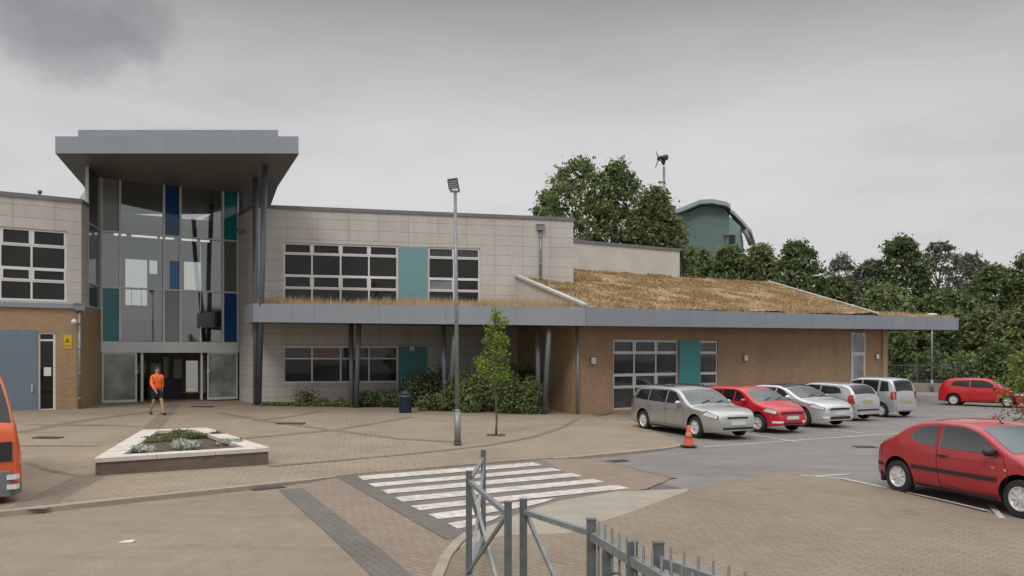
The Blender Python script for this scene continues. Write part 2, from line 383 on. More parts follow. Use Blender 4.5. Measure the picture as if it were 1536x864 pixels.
# curved kerb at the railing, white edge of the island, bay lines
def kerb(name, pts, w, h, dz=0.0, mat='kerb', px=True):
    b = MB(); P = [ground(x, y, dz) for x, y in pts] if px else pts
    rows = []
    for i, p in enumerate(P):
        a = P[max(0, i - 1)]; c = P[min(len(P) - 1, i + 1)]
        d = c - a; d.z = 0; d.normalize(); n = Vector((-d.y, d.x, 0)) * w / 2
        hh = h[i] if isinstance(h, (list, tuple)) else h
        q0 = p + n; q1 = p - n
        rows.append([b.bm.verts.new((q0.x, q0.y, g(q0.x) + dz - 0.05)), b.bm.verts.new((q0.x, q0.y, g(q0.x) + dz + hh)),
                     b.bm.verts.new((q1.x, q1.y, g(q1.x) + dz + hh)), b.bm.verts.new((q1.x, q1.y, g(q1.x) + dz - 0.05))])
    for r0, r1 in zip(rows, rows[1:]):
        for k in range(3): b.bm.faces.new((r0[k], r0[k + 1], r1[k + 1], r1[k]))
    b.bm.faces.new(rows[0]); b.bm.faces.new(rows[-1][::-1])
    o = b.build(name, M[mat]); o['kind'] = 'structure'; return o
kerb('kerb', [(640, 1150), (643, 1000), (648, 920), (656, 870), (669, 840), (686, 818), (703, 805)], 0.13, 0.055, 0.0)
b = MB()
strip(b, [(1200, 712.5), (1262, 717), (1345, 734.5), (1420, 751), (1482, 766)], 0.07, 0.034)
strip(b, [(1219, 714), (1276, 711)], 0.10, 0.010)
strip(b, [(1486, 757), (1503, 777)], 0.10, 0.034)
strip(b, [(1056, 670), (1345, 650)], 0.09, 0.010)
strip(b, [(1110, 649), (1196, 663)], 0.09, 0.014)
strip(b, [(1246, 643.5), (1310, 652)], 0.09, 0.014)
strip(b, [(1345, 650), (1440, 643), (1560, 633)], 0.09, 0.010)
strip(b, [(1340, 626), (1375, 629), (1440, 634)], 0.09, 0.014)
up(b)
props(b.build('bay_lines', M['white_line']), kind='structure')

# forecourt: raised sheet, kerbed edge dipping at the crossing
edge = [(-420, 806, 1), (-30, 770, 1), (120, 754.5, 1), (250, 741, 1), (380, 727.5, 1), (460, 719.5, 0.75), (500, 715.5, 0.15), (540, 711.5, 0.05), (640, 703, 0.05), (800, 690, 0.05),
        (830, 687.5, 0.2), (870, 684, 0.75), (950, 676.5, 0.9), (1000, 671.5, 0.6), (1024, 668, 0.15), (1000, 655, 0.02), (965, 640, 0.02), (945, 630, 0.02), (925, 622.5, 0.02)]
b = MB()
front = []; fb = []; inner = []
for i, (x, y, k) in enumerate(edge):
    p = ground(x, y, PL * k); front.append(b.bm.verts.new((p.x, p.y, g(p.x) + max(0.024, PL * k)))); fb.append(b.bm.verts.new((p.x, p.y, g(p.x) - 0.03)))
for i, (x, y, k) in enumerate(edge):
    p = ground(x, y, PL * k)
    q = Vector((p.x, p.y + 1.5, 0)) if i < 14 else Vector((p.x - 1.2, p.y + 0.3, 0))
    inner.append(b.bm.verts.new((q.x, q.y, g(q.x) + PL)))
for i in range(len(edge) - 1):
    b.bm.faces.new((front[i], front[i + 1], inner[i + 1], inner[i])); b.bm.faces.new((fb[i], fb[i + 1], front[i + 1], front[i]))
back = [b.bm.verts.new((X, Y, g(X) + PL)) for X, Y in ((6.5, 40), (2.0, 50), (-60, 50), (-60, 13))]
fpoly = b.bm.faces.new(inner + back)
bmesh.ops.triangulate(b.bm, faces=[fpoly])
up(b)
o = b.build('pavement', M['plaza'], recalc=False); o['kind'] = 'structure'
# kerb stones along the two kerbed stretches
def kline(e): return [ground(x, y, PL * k) for x, y, k in e]
for seg in (edge[:7], edge[10:15]):
    hs = [max(0.028, PL * k + 0.006) for _, _, k in seg]
    kerb('kerb', kline(seg), 0.16, hs, 0.0, px=False)
# dark bands of the forecourt
bands = [([(40, 764), (90, 737), (140, 712)], 0.55), ([(40, 694), (75, 706), (150, 719)], 0.16),
         ([(-60, 668), (40, 668.5), (150, 669)], 0.30), ([(30, 649), (90, 636), (160, 626), (235, 616)], 0.40), ([(15, 632), (100, 644), (220, 662)], 0.0),
         ([(40, 637), (160, 638), (212, 640)], 0.24), ([(222, 648), (246, 624), (262, 606)], 0.5),
         ([(330, 619), (410, 633), (500, 645), (600, 658), (690, 663)], 0.30), ([(330, 661), (385, 655.5), (500, 645), (560, 635), (618, 625)], 0.30),
         ([(382, 631), (440, 624), (482, 616)], 0.28), ([(404, 699), (520, 689), (640, 678), (735, 667), (800, 655), (845, 640), (868, 627)], 0.20),
         ([(600, 664), (700, 668), (760, 668)], 0.0), ([(700, 655), (770, 653), (830, 645)], 0.0)]
b = MB()
for i, (pts, w) in enumerate(bands):
    if w: strip(b, pts, w, PL + 0.003 + 0.0007 * i)
up(b)
props(b.build('paving_bands', M['plaza_dark']), kind='structure')
# a few iron covers and stains in the ground
def cover(px, py, w, d, dz, label, rot=0.0):
    p = ground(px, py, dz); b = MB(); c, s = math.cos(rot), math.sin(rot)
    def q(a, e, z): return (p.x + a * c - e * s, p.y + a * s + e * c, g(p.x + a * c - e * s) + dz + z)
    b.hexa([q(-w, -d, -0.05), q(w, -d, -0.05), q(w, d, -0.05), q(-w, d, -0.05)], [q(-w, -d, 0.026), q(w, -d, 0.026), q(w, d, 0.026), q(-w, d, 0.026)])
    for k in range(-4, 5):
        b.hexa([q(k * w / 5 - 0.012, -d * .85, 0.02), q(k * w / 5 + 0.012, -d * .85, 0.02), q(k * w / 5 + 0.012, d * .85, 0.02), q(k * w / 5 - 0.012, d * .85, 0.02)],
               [q(k * w / 5 - 0.012, -d * .85, 0.031), q(k * w / 5 + 0.012, -d * .85, 0.031), q(k * w / 5 + 0.012, d * .85, 0.031), q(k * w / 5 - 0.012, d * .85, 0.031)])
    props(b.build('drain_cover', M['iron']), label, 'drain cover')
M['iron'] = plain('cast_iron', (0.085, 0.072, 0.06), 0.7, 0.2, var=0.3, scale=12)
cover(436, 635.5, 0.45, 0.20, PL + 0.012, 'dark flat iron cover in the forecourt paving before the tiled block')
cover(303, 610.5, 0.45, 0.2, PL, 'dark iron cover in the paving just outside the entrance doors')
cover(72, 657, 0.34, 0.17, PL + 0.004, 'dark iron cover in the paving left of the planter')
cover(402, 733.5, 0.30, 0.11, 0.0, 'iron gully grate at the kerb where the grey paving band begins', R(38))
cover(925, 692.5, 0.28, 0.12, 0.0, 'iron gully grate beside the right-hand kerb near the traffic cone', R(30))
cover(1297, 671, 0.28, 0.2, 0.0, 'iron cover in the car park asphalt behind the near red hatchback')
# litter
p = ground(190, 814, 0.008); b = MB()
b.hexa([p + Vector(v) for v in ((-.10, -.03, .003), (.08, -.02, .003), (.09, .05, .003), (-.05, .06, .003))], [p + Vector(v) for v in ((-.10, -.03, .012), (.08, -.02, .02), (.09, .05, .03), (-.05, .06, .015))])
props(b.build('paper_litter', M['white']), 'small scrap of white paper lying on the road', 'litter')

# ================================================================ BUILDINGS
class Wall:
    """a vertical wall plane from p0 towards p1; s runs along it, n points out of it"""
    def __init__(s, p0, p1):
        s.p = Vector((p0[0], p0[1])); e = Vector((p1[0], p1[1])) - s.p
        s.len = e.length; s.u = e / s.len; s.n = Vector((s.u.y, -s.u.x))
    def s_px(w, x):
        k = (x - CX) / F
        return (k * w.p.y - w.p.x) / (w.u.x - k * w.u.y)
    def Y(w, x): return w.p.y + w.u.y * w.s_px(x)
    def z_px(w, x, y): return CAMZ - (y - HY) / F * w.Y(x)
    def pt(w, s, z, d=0.0):
        q = w.p + w.u * s + w.n * d
        return Vector((q.x, q.y, z))
    def slab(w, b, s0, s1, z0, z1, d0, d1, mi=0):
        b.hexa([w.pt(s0, z0, d1), w.pt(s1, z0, d1), w.pt(s1, z0, d0), w.pt(s0, z0, d0)],
               [w.pt(s0, z1, d1), w.pt(s1, z1, d1), w.pt(s1, z1, d0), w.pt(s0, z1, d0)], mi)
    def surface(w, b, s0, s1, z0, z1, holes=(), reveal=0.12):
        """wall face with rectangular openings and their reveals; uv in metres"""
        S = sorted({s0, s1, *[h[0] for h in holes], *[h[1] for h in holes]}); Z = sorted({z0, z1, *[h[2] for h in holes], *[h[3] for h in holes]})
        S = [v for v in S if s0 <= v <= s1]; Z = [v for v in Z if z0 <= v <= z1]
        for a, c in zip(S, S[1:]):
            for e, f in zip(Z, Z[1:]):
                ms, mz = (a + c) / 2, (e + f) / 2
                if any(h[0] < ms < h[1] and h[2] < mz < h[3] for h in holes): continue
                b.face([w.pt(a, e), w.pt(c, e), w.pt(c, f), w.pt(a, f)], [(a, e), (c, e), (c, f), (a, f)])
        for h0, h1, h2, h3 in holes:
            for q in (((h0, h2), (h0, h3)), ((h1, h3), (h1, h2)), ((h0, h3), (h1, h3)), ((h1, h2), (h0, h2))):
                (a, e), (c, f) = q
                b.face([w.pt(a, e), w.pt(c, f), w.pt(c, f, -reveal), w.pt(a, e, -reveal)], [(a, e), (c, f), (c + .1, f), (a + .1, e)])
def window(parent, w, s0, s1, z0, z1, cols, rows, inset=0.06, fr=0.07, mat='white_frame', glass='glass', label=None, pane_fn=None, open_rows=()):
    """frame mesh (part) with its panes (sub-part); cols / rows are the inner divisions"""
    b = MB(); d0, d1 = -inset - 0.06, -inset
    w.slab(b, s0, s1, z0, z0 + fr, d0, d1 + .03); w.slab(b, s0, s1, z1 - fr, z1, d0, d1)
    w.slab(b, s0, s0 + fr, z0 + fr, z1 - fr, d0, d1); w.slab(b, s1 - fr, s1, z0 + fr, z1 - fr, d0, d1)
    C = [s0] + list(cols) + [s1]; Rw = [z0] + list(rows) + [z1]
    for c in cols: w.slab(b, c - fr / 2, c + fr / 2, z0 + fr, z1 - fr, d0, d1 - 0.002)
    for i in range(len(C) - 1):
        for r in rows:
            w.slab(b, C[i] + fr / 2 + (fr / 2 if i == 0 else 0), C[i + 1] - fr / 2 - (fr / 2 if i == len(C) - 2 else 0), r - fr * .45, r + fr * .45, d0, d1 - 0.004)
        for k in open_rows:                      # opening lights have a thicker sash of their own
            a, c = C[i] + fr * .5, C[i + 1] - fr * .5; e, f = Rw[k] + fr * .45, Rw[k + 1] - fr * .45
            t = 0.055
            w.slab(b, a, c, e, e + t, d1 - .03, d1 + .012); w.slab(b, a, c, f - t, f, d1 - .03, d1 + .012)
            w.slab(b, a, a + t, e + t, f - t, d1 - .03, d1 + .012); w.slab(b, c - t, c, e + t, f - t, d1 - .03, d1 + .012)
    o = b.build('window', M[mat], parent)
    if label: o['label'] = label
    p = MB(); ms = [glass]
    for i in range(len(C) - 1):
        for j in range(len(Rw) - 1):
            gm = pane_fn(i, j) if pane_fn else glass
            if gm not in ms: ms.append(gm)
            tl = random.uniform(-.012, .012); tv = random.uniform(-.008, .008)
            p.face([w.pt(C[i], Rw[j], d0 + .03 + tl), w.pt(C[i + 1], Rw[j], d0 + .03 - tl), w.pt(C[i + 1], Rw[j + 1], d0 + .03 - tl + tv), w.pt(C[i], Rw[j + 1], d0 + .03 + tl + tv)], mi=ms.index(gm))
    p.build('pane', [M[m] for m in ms], o, recalc=False)
    return o
def downpipe(parent, w, s, z0, z1, r=0.05, head=True, mat='galv'):
    b = MB(); b.tube(w.pt(s, z0, r + .03), w.pt(s, z1, r + .03), r)
    for k in range(4):
        z = z0 + (z1 - z0) * (k + .5) / 4; b.tube(w.pt(s, z - .04, r + .03), w.pt(s, z + .04, r + .03), r + .012)
    if head: w.slab(b, s - .17, s + .17, z1, z1 + .26, 0.0, .2); w.slab(b, s - .2, s + .2, z1 + .26, z1 + .30, 0.0, .23)
    return b.build('downpipe', M[mat], parent)
def wall_light(parent, w, s, z, mat='white'):
    b = MB(); w.slab(b, s - .09, s + .09, z - .16, z + .16, 0.0, .05); o = b.build('wall_light', M['cap'], parent)
    q = MB(); w.slab(q, s - .11, s + .11, z - .13, z + .13, .05, .14); q.bevel(.03); q.build('diffuser', M[mat], o)

# ---- tiled two-storey block -------------------------------------------------
MW = Wall((-11.2, 36.5), (2.96, 39.9))
s0m, s1m = MW.s_px(381.5), MW.s_px(860)
MW = Wall(tuple(MW.p + MW.u * s0m), tuple(MW.p + MW.u * s1m))
ZM = 9.25
blk = thing('classroom_block', 'pale tiled two-storey block with white framed windows behind the long canopy', 'building', (MW.pt(0, 0).x, MW.pt(0, 0).y, 0.2))
W1 = [MW.s_px(x) for x in (425, 468, 511, 553.5, 597)]; W2 = [MW.s_px(x) for x in (642, 681, 720)]
zt = MW.z_px(510, 366); 
rows1 = [MW.z_px(446, y) for y in (437.5 - 5, 412.5, 381)]
zb1 = MW.z_px(446, 458)
wz = [MW.z_px(510, 519.5), MW.z_px(510, 574)]
holes = [(W1[0], W1[-1], zb1, zt), (W2[0], W2[-1], zb1, zt), (W1[0], W1[-1], wz[1], wz[0])]
b = MB(); MW.surface(b, 0, MW.len, -0.3, ZM - .14, holes, 0.14)
# return wall towards the entrance and hidden back
RET = Wall((-13.12, 38.5), tuple(MW.p))
RET.surface(b, 0, RET.len, -.3, ZM - .14)
nb = Vector((-MW.n.x, -MW.n.y)); q0 = RET.pt(0, 0); q1 = MW.pt(MW.len, 0)
e0 = q0 + Vector((nb.x, nb.y, 0)) * 10; e1 = q1 + Vector((nb.x, nb.y, 0)) * 12
for a, c in ((q1, e1), (e1, e0), (e0, q0)):
    L = (c - a).length
    b.face([(a.x, a.y, -.3), (c.x, c.y, -.3), (c.x, c.y, ZM - .14), (a.x, a.y, ZM - .14)], [(0, -.3), (L, -.3), (L, ZM), (0, ZM)])
b.build('wall', M['tile'], blk)
b = MB(); b.face([(p.x, p.y, ZM - .35) for p in (MW.pt(0, 0), q1, e1, e0, q0)]); b.build('roof', M['cap'], blk)
b = MB(); MW.slab(b, -.05, MW.len + .05, ZM - .14, ZM + .02, -.3, .06)
RET.slab(b, 0, RET.len - .05, ZM - .14, ZM + .02, -.3, .06); b.build('parapet_capping', M['cap'], blk)
window(blk, MW, W1[0], W1[-1], zb1, zt, W1[1:-1], rows1, open_rows=(1, 3), pane_fn=lambda i, j: 'glass')
M['blind'] = plain('pale_blind', (0.20, 0.20, 0.23), 0.6)
window(blk, MW, W2[0], W2[-1], zb1, zt, W2[1:-1], rows1, open_rows=(1, 3), pane_fn=lambda i, j: 'blind' if (i, j) == (0, 1) else ('glass_low' if j == 3 else 'glass'))
rl = MW.z_px(446, 538)
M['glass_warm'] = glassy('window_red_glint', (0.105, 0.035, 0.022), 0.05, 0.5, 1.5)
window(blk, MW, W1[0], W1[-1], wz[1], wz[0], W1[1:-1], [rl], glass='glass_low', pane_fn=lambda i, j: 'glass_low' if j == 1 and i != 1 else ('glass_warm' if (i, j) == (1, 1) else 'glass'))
sp = (W1[-1] + .03, W2[0] - .03)
b = MB(); MW.slab(b, sp[0], sp[1], zb1 - .1, zt - .03, 0.004, .03); b.build('infill_panel', M['teal_pale'], blk)['label'] = 'pale blue-green panel between upper windows'
b = MB(); MW.slab(b, sp[0], MW.s_px(640), .0, wz[0], 0.004, .05); dr = b.build('door', M['teal'], blk)
b = MB(); MW.slab(b, sp[0] + .1, sp[0] + .14, 1.05, 1.4, .05, .10); b.build('handle', M['alu'], dr)
wall_light(blk, MW, MW.s_px(618), MW.z_px(618, 523))
downpipe(blk, MW, MW.s_px(810), 5.9, MW.z_px(810, 346), .055)
b = MB(); MW.slab(b, MW.s_px(756), MW.s_px(775), -.2, 4.2, .004, .02); 
b.bm.free()
b = MB(); c = RET.pt(RET.len * .45, RET.z_px(366, 347), .0); b.bar(c, c + Vector((RET.n.x, RET.n.y, 0)) * .25, .05, .05); b.sphere(c + Vector((RET.n.x * .3, RET.n.y * .3, -.05)), .13, seg=14)
b.build('security_camera', M['cap'], blk)

# ---- left wing ---------------------------------------------------------------
LWl = Wall((-19.5, 30.5), (-17.3, 32.0))
sl0, sl1 = LWl.s_px(-190), LWl.s_px(122)
LWl = Wall(tuple(LWl.p + LWl.u * sl0), tuple(LWl.p + LWl.u * sl1))
ZL = 8.66; ZB = LWl.z_px(60, 457)
wing = thing('school_wing', 'left wing with brick ground floor, pale tiles above and a grey-blue door', 'building', tuple(LWl.pt(LWl.len, 0.2)))
wx = [LWl.s_px(x) for x in (-95, -45, 0.5, 47.5, 100)]
wt, wb_ = LWl.z_px(50, 343), LWl.z_px(50, 451)
wr = [LWl.z_px(22, y) for y in (420.5, 400.5, 367)]
gx = [LWl.s_px(57), LWl.s_px(83.5)]; gz = (LWl.z_px(70, 616.5), LWl.z_px(70, 498))
dx = [LWl.s_px(-60), LWl.s_px(55.5)]; dzt = LWl.z_px(30, 495)
b = MB(); LWl.surface(b, 0, LWl.len, ZB, ZL - .14, [(wx[0], wx[-1], wb_, wt)], .14)
LR = Wall(tuple(LWl.p + LWl.u * LWl.len), (-18.12, 35.3))
LR.surface(b, 0, LR.s_px(132), ZB, ZL - .14)
b.build('upper_wall', M['tile'], wing)
b = MB(); LWl.surface(b, 0, LWl.len, -.3, ZB, [(gx[0], gx[1], gz[0], gz[1])], .14); LR.surface(b, 0, LR.len - .02, -.3, ZB)
b.build('brick_wall', M['brick'], wing)
bk = LWl.pt(0, 0, -12); bk2 = LWl.pt(LWl.len - 1.5, 0, -12)
b = MB(); b.face([(p.x, p.y, ZL - .3) for p in (LWl.pt(0, 0), LWl.pt(LWl.len, 0), LR.pt(LR.s_px(132), 0), bk2, bk)]); b.build('roof', M['cap'], wing)
b = MB(); LWl.slab(b, 0, LWl.len + .03, ZL - .14, ZL + .02, -.3, .06); LR.slab(b, .06, LR.s_px(132), ZL - .14, ZL + .02, -.3, .04); b.build('parapet_capping', M['cap'], wing)
b = MB(); LWl.slab(b, 0, LWl.len + .1, ZB - .12, ZB + .06, .003, .10); b.build('flashing', M['fascia'], wing)
window(wing, LWl, wx[0], wx[-1], wb_, wt, wx[1:-1], wr, open_rows=(1, 3))
window(wing, LWl, gx[0], gx[1], gz[0], gz[1], [], [gz[1] - .32], fr=.08, open_rows=())
b = MB(); LWl.slab(b, dx[0], dx[1], 0.0, dzt, .004, .05); dr = b.build('door', M['door_blue'], wing)
b = MB(); LWl.slab(b, dx[1] - .2, dx[1] - .15, 1.0, 1.3, .05, .11); b.build('handle', M['alu'], dr)
downpipe(wing, LWl, LWl.s_px(119), .2, LWl.z_px(119, 466), .06)
b = MB(); c = LWl.pt(LWl.s_px(110), LWl.z_px(110, 481), 0); b.bar(c, c + Vector((LWl.n.x, LWl.n.y, 0)) * .2, .05, .05); b.sphere(c + Vector((LWl.n.x * .26, LWl.n.y * .26, -.05)), .11, seg=14); b.build('security_camera', M['white'], wing)
b = MB(); c = LWl.pt(LWl.s_px(64), ZL, -1.5); b.tube(c, c + Vector((0, 0, .35)), .03); b.sphere(c + Vector((0, 0, .4)), .09); b.build('roof_vent', M['cap'], wing)
# poster in the door glass and the yellow sign on the brick
b = MB(); LWl.slab(b, LWl.s_px(66), LWl.s_px(77), LWl.z_px(71, 564), LWl.z_px(71, 551), -.085, -.075)
props(b.build('paper_notice', M['white']), 'white paper notice stuck inside the narrow glazed door of the left wing', 'notice')
ys = thing('warning_sign', 'small yellow warning sign fixed on the left wing brick', 'sign', tuple(LWl.pt(LWl.s_px(101), LWl.z_px(101, 522), .01)))
b = MB(); LWl.slab(b, LWl.s_px(95.5), LWl.s_px(107.5), LWl.z_px(101, 522.5), LWl.z_px(101, 503), .004, .02); b.build('sign_plate', M['yellow'], ys)
b = MB(); sc_ = LWl.s_px(101); zc = LWl.z_px(101, 511); b.face([LWl.pt(sc_ - .10, zc - .08, .0235), LWl.pt(sc_ + .10, zc - .08, .0235), LWl.pt(sc_, zc + .12, .0235)])
LWl.slab(b, sc_ - .12, sc_ + .12, zc - .19, zc - .17, .02, .024); LWl.slab(b, sc_ - .12, sc_ + .12, zc - .24, zc - .22, .02, .024)
M['sign_mark'] = plain('sign_mark', (0.22, 0.15, 0.01), 0.6)
b.build('symbol', M['sign_mark'], ys)

# ---- glazed entrance ---------------------------------------------------------
EW = Wall((-18.12, 35.3), (-13.22, 38.6))
ZS = 10.25
M['blue_light'] = glassy('light_blue_glass', (.01, .13, .34), .08, .1, .6)
ent = thing('entrance_hall', 'tall glazed entrance with blue and teal glass under a big flat overhanging roof', 'building', (-15.6, 37.0, .2))
cx_ = [EW.s_px(x) for x in (150.5, 180, 246, 270.5, 334.5, 357)]; cx_[0] = 0.0; cx_[-1] = EW.len
t1, t2, t3, t4 = EW.z_px(245, 353.5), EW.z_px(245, 434.5), EW.z_px(245, 512.5), EW.z_px(245, 529)
fz = 0.30
b = MB()
for i, c in enumerate(cx_): EW.slab(b, c - .045, c + .045, t3, ZS, -.12, .03)
for z in (t1, t2):
    for a, c in zip(cx_, cx_[1:]): EW.slab(b, a + .045, c - .045, z - .04, z + .04, -.12, .024)
b.build('curtain_wall_frame', M['alu'], ent)
Rw = [t3, t2, t1, ZS]
panel = {(0, 0): 'teal_glass', (2, 0): 'grey_glass', (4, 0): 'blue_glass', (0, 2): 'grey_glass', (2, 2): 'blue_glass', (4, 2): 'teal_glass'}
for i in range(5):
    for j in range(3):
        b = MB(); m = panel.get((i, j), 'clear'); tl = random.uniform(-.01, .01)
        b.face([EW.pt(cx_[i] + .03, Rw[j] + .02, -.06 + tl), EW.pt(cx_[i + 1] - .03, Rw[j] + .02, -.06 - tl), EW.pt(cx_[i + 1] - .03, Rw[j + 1] - .02, -.06 - tl), EW.pt(cx_[i] + .03, Rw[j + 1] - .02, -.06 + tl)])
        o = b.build('pane' if m == 'clear' else 'coloured_pane', M[m], ent, recalc=False)
b = MB(); b.face([EW.pt(EW.s_px(255), t2 + .05, -.05), EW.pt(cx_[3] - .03, t2 + .05, -.05), EW.pt(cx_[3] - .03, EW.z_px(262, 391), -.05), EW.pt(EW.s_px(255), EW.z_px(262, 391), -.05)]); b.build('coloured_pane', M['blue_light'], ent, recalc=False)
b = MB(); EW.slab(b, -.05, EW.len + .02, t4, t3, -.25, .06); b.build('lintel', M['alu'], ent)
dpx = [EW.s_px(x) for x in (160, 205.5, 213.5, 303, 311, 355)]
def door_leaf(s0, s1, d, name='door'):
    b = MB(); f = .07
    EW.slab(b, s0, s0 + f, fz, t4, d - .05, d); EW.slab(b, s1 - f, s1, fz, t4, d - .05, d)
    EW.slab(b, s0 + f, s1 - f, fz, fz + .12, d - .05, d); EW.slab(b, s0 + f, s1 - f, t4 - .08, t4, d - .05, d)
    o = b.build(name, M['alu'], ent)
    q = MB(); q.face([EW.pt(s0 + f, fz + .12, d - .025), EW.pt(s1 - f, fz + .12, d - .025), EW.pt(s1 - f, t4 - .08, d - .025), EW.pt(s0 + f, t4 - .08, d - .025)])
    q.build('glazing', M['door_glass'], o, recalc=False)
    h = MB(); hs = s1 - f / 2 if d == 0 else s0 + f / 2; EW.slab(h, hs - .05, hs + .05, fz + 1.28, fz + 1.42, d, d + .05); h.build('sensor', M['white'], o)
M['door_glass'] = glassy('door_glass', (0.22, 0.245, 0.235), 0.03, 0.4, 0.8)
door_leaf(.02, dpx[1], 0.0); door_leaf(dpx[4], EW.len - .02, -.001)
for s in (dpx[2], dpx[3]):
    b = MB(); EW.slab(b, s - .05, s + .05, fz, t4, -.2, -.06); b.build('door_post', M['alu'], ent)
# side glazing in the return above the brick
b = MB(); ls = LR.s_px(132)
for s in (ls + .05, LR.len - .1): LR.slab(b, s - .05, s + .05, ZB, ZS, -.1, .02)
for z in (t1, t2): LR.slab(b, ls + .1, LR.len - .15, z - .04, z + .04, -.1, .02)
LR.slab(b, ls + .1, LR.len - .15, ZB, ZB + .08, -.1, .02)
b.build('side_frame', M['alu'], ent)
b = MB(); b.face([LR.pt(ls, ZB, -.05), LR.pt(LR.len, ZB, -.05), LR.pt(LR.len, ZS, -.05), LR.pt(ls, ZS, -.05)]); b.build('side_pane', M['glass_low'], ent)
# inside: floor, mezzanine, stair core, lit ceiling strips
def inn(s, d, z): return EW.pt(s, z, -d)
b = MB(); b.face([inn(-.3, .05, .22), inn(EW.len + .3, .05, .22), inn(EW.len + .3, 9, .22), inn(-.3, 9, .22)]); b.build('floor', M['concrete'], ent)
b = MB()
for (sa, da, sb, db) in ((-.32, .3, -.32, 9), (EW.len + .32, 9, EW.len + .32, .3)):
    b.face([inn(sa, da, .2), inn(sb, db, .2), inn(sb, db, ZS - .05), inn(sa, da, ZS - .05)])
BW = Wall(tuple(EW.p - EW.n * 9 - EW.u * .3), tuple(EW.p - EW.n * 9 + EW.u * (EW.len + .3)))
bh = []
for (xa, xb, ya, yb) in ((188, 221, 389, 458), (224, 247, 391, 411), (276, 309, 393, 437), (279, 297, 541, 590)):  # openings added: sky through them stands in for reflections, last one brightens the doorway
    bh.append((BW.s_px(xa), BW.s_px(xb), BW.z_px((xa + xb) / 2, yb), BW.z_px((xa + xb) / 2, ya)))
BW.surface(b, 0, BW.len, .2, ZS - .05, bh, .1)
b.build('inner_wall', M['inner_wall'], ent)
zm0 = CAMZ + (HY - 481) / F * 38.4; zm1 = CAMZ + (HY - 466) / F * 38.4
b = MB(); EW.slab(b, -.25, EW.len + .25, zm0, zm1, -9, -1.6); b.build('mezzanine', M['pale_panel'], ent)
b = MB()
for k in range(14): EW.slab(b, .2 + k * .42, .22 + k * .42, zm1, zm1 + .95, -1.70, -1.68)
EW.slab(b, 0.0, EW.len, zm1 + .95, zm1 + 1.0, -1.72, -1.66); b.build('balustrade', M['cap'], ent)
for (a, c, y0, y1, m) in ((3.05, 3.45, 391, 433, 'bright_blue'),):  # invented blue panel inside, standing in for a reflection in the glazing
    b = MB(); Yb = 43.0; EW.slab(b, a + .3, c + .3, CAMZ + (HY - y1) / F * Yb, CAMZ + (HY - y0) / F * Yb, -6.0, -5.9); b.build('reflection_panel', M[m], ent)
b = MB()
for (a, c) in ((.75, 1.25), (1.5, 2.6), (2.75, 3.35), (3.6, 4.4), (4.6, 5.0)): EW.slab(b, a, c, t1 - .02 + .12, t1 + .20, -1.9, -1.7)
b.build('strip_light', M['lamp'], ent)
b = MB(); EW.slab(b, -.25, EW.len + .25, t1 + .9, t1 + 1.25, -9, -2.4); b.build('gallery', M['inner_wall'], ent)
b = MB(); EW.slab(b, EW.s_px(236), EW.s_px(290), .22, 1.25, -3.2, -2.4); b.build('reception_desk', M['black'], ent)
b = MB()
for (a, c, z0, z1) in ((2.0, 2.5, 1.5, 2.0), (2.7, 3.2, 1.45, 2.0), (3.3, 3.55, .3, 2.3), (3.8, 4.2, .8, 2.2)): EW.slab(b, a, c, z0, z1, -4.2, -4.1)
b.build('notice_board', M['pale_panel'], ent)
# overhanging roof
roofp = [(-17.7, 31.0), (-8.27, 31.0), (-10.9, 37.2), (-13.6, 44.5), (-23.2, 44.5), (-19.9, 37.2)]
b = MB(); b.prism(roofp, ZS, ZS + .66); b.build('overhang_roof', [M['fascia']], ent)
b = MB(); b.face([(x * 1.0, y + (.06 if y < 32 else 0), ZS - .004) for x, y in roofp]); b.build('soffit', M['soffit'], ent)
b = MB()
for x in (-14.9, -11.6, -12.95): b.box(x - .012, x + .012, 30.993, 31.0, ZS + .02, ZS + .64)
b.bm.free()
b = MB(); b.prism([(-17.9, 33.0), (-9.65, 33.0), (-12.5, 42), (-20.5, 42)], ZS + .662, 11.72); b.build('roof_upstand', M['alu2'] if 'alu2' in M else M['fascia'], ent)
pb = ground(386, 609, PL)
for (x, y, Y) in ((383, 267, 35.3), (397.5, 249, 33.0)):
    t = at(x, y, Y); t.z = ZS; b = MB(); base = pb + Vector((.06 if x > 390 else -.06, 0, 0))
    b.tube(base, t, .115, .115, 16); b.tube(base - Vector((0, 0, .02)), base + Vector((0, 0, .05)), .2, .2, 16)
    b.build('column', M['steel_blue'], ent)
# ---- brick hall with the long canopy and the grass roof ------------------------
HW = Wall((2.5, 32.2), (2.5 + .82 * 22.6, 32.2 + .572 * 22.6))
U = Vector((HW.u.x, HW.u.y, 0)); NB = Vector((-HW.n.x, -HW.n.y, 0))     # along the hall, and back from it
hall = thing('brick_hall', 'brown brick hall behind the parked cars with sloping dry grass roof and long grey fascia', 'building', (2.5, 32.2, 0))
A = Vector((-11.0, 34.0, 0)); B_ = Vector((2.89, 31.0, 0)); C_ = Vector((26.8, 48.0, 0))
zA, zB, zC = (3.83, 4.62), (3.57, 4.30), (3.90, 4.62)
hx = [HW.s_px(x) for x in (920, 952.5, 985, 1017.5, 1050, 1077)]
hz = (HW.z_px(968, 612.5), HW.z_px(968, 510)); hr = [HW.z_px(968, y) for y in (580.5, 561, 530)]
ddx = [HW.s_px(1276), HW.s_px(1297)]
b = MB(); HW.surface(b, 0, HW.len, -.8, 3.95, [(hx[0], hx[3], *hz), (hx[4], hx[5], *hz)], .14)
re = HW.pt(HW.len, 0) ; rb = re + Vector((-2.2, 12, 0))
RW = Wall((re.x, re.y), (rb.x, rb.y)); RW.surface(b, 0, RW.len, -.8, 4.4)
b.build('brick_wall', M['brick_red'], hall)
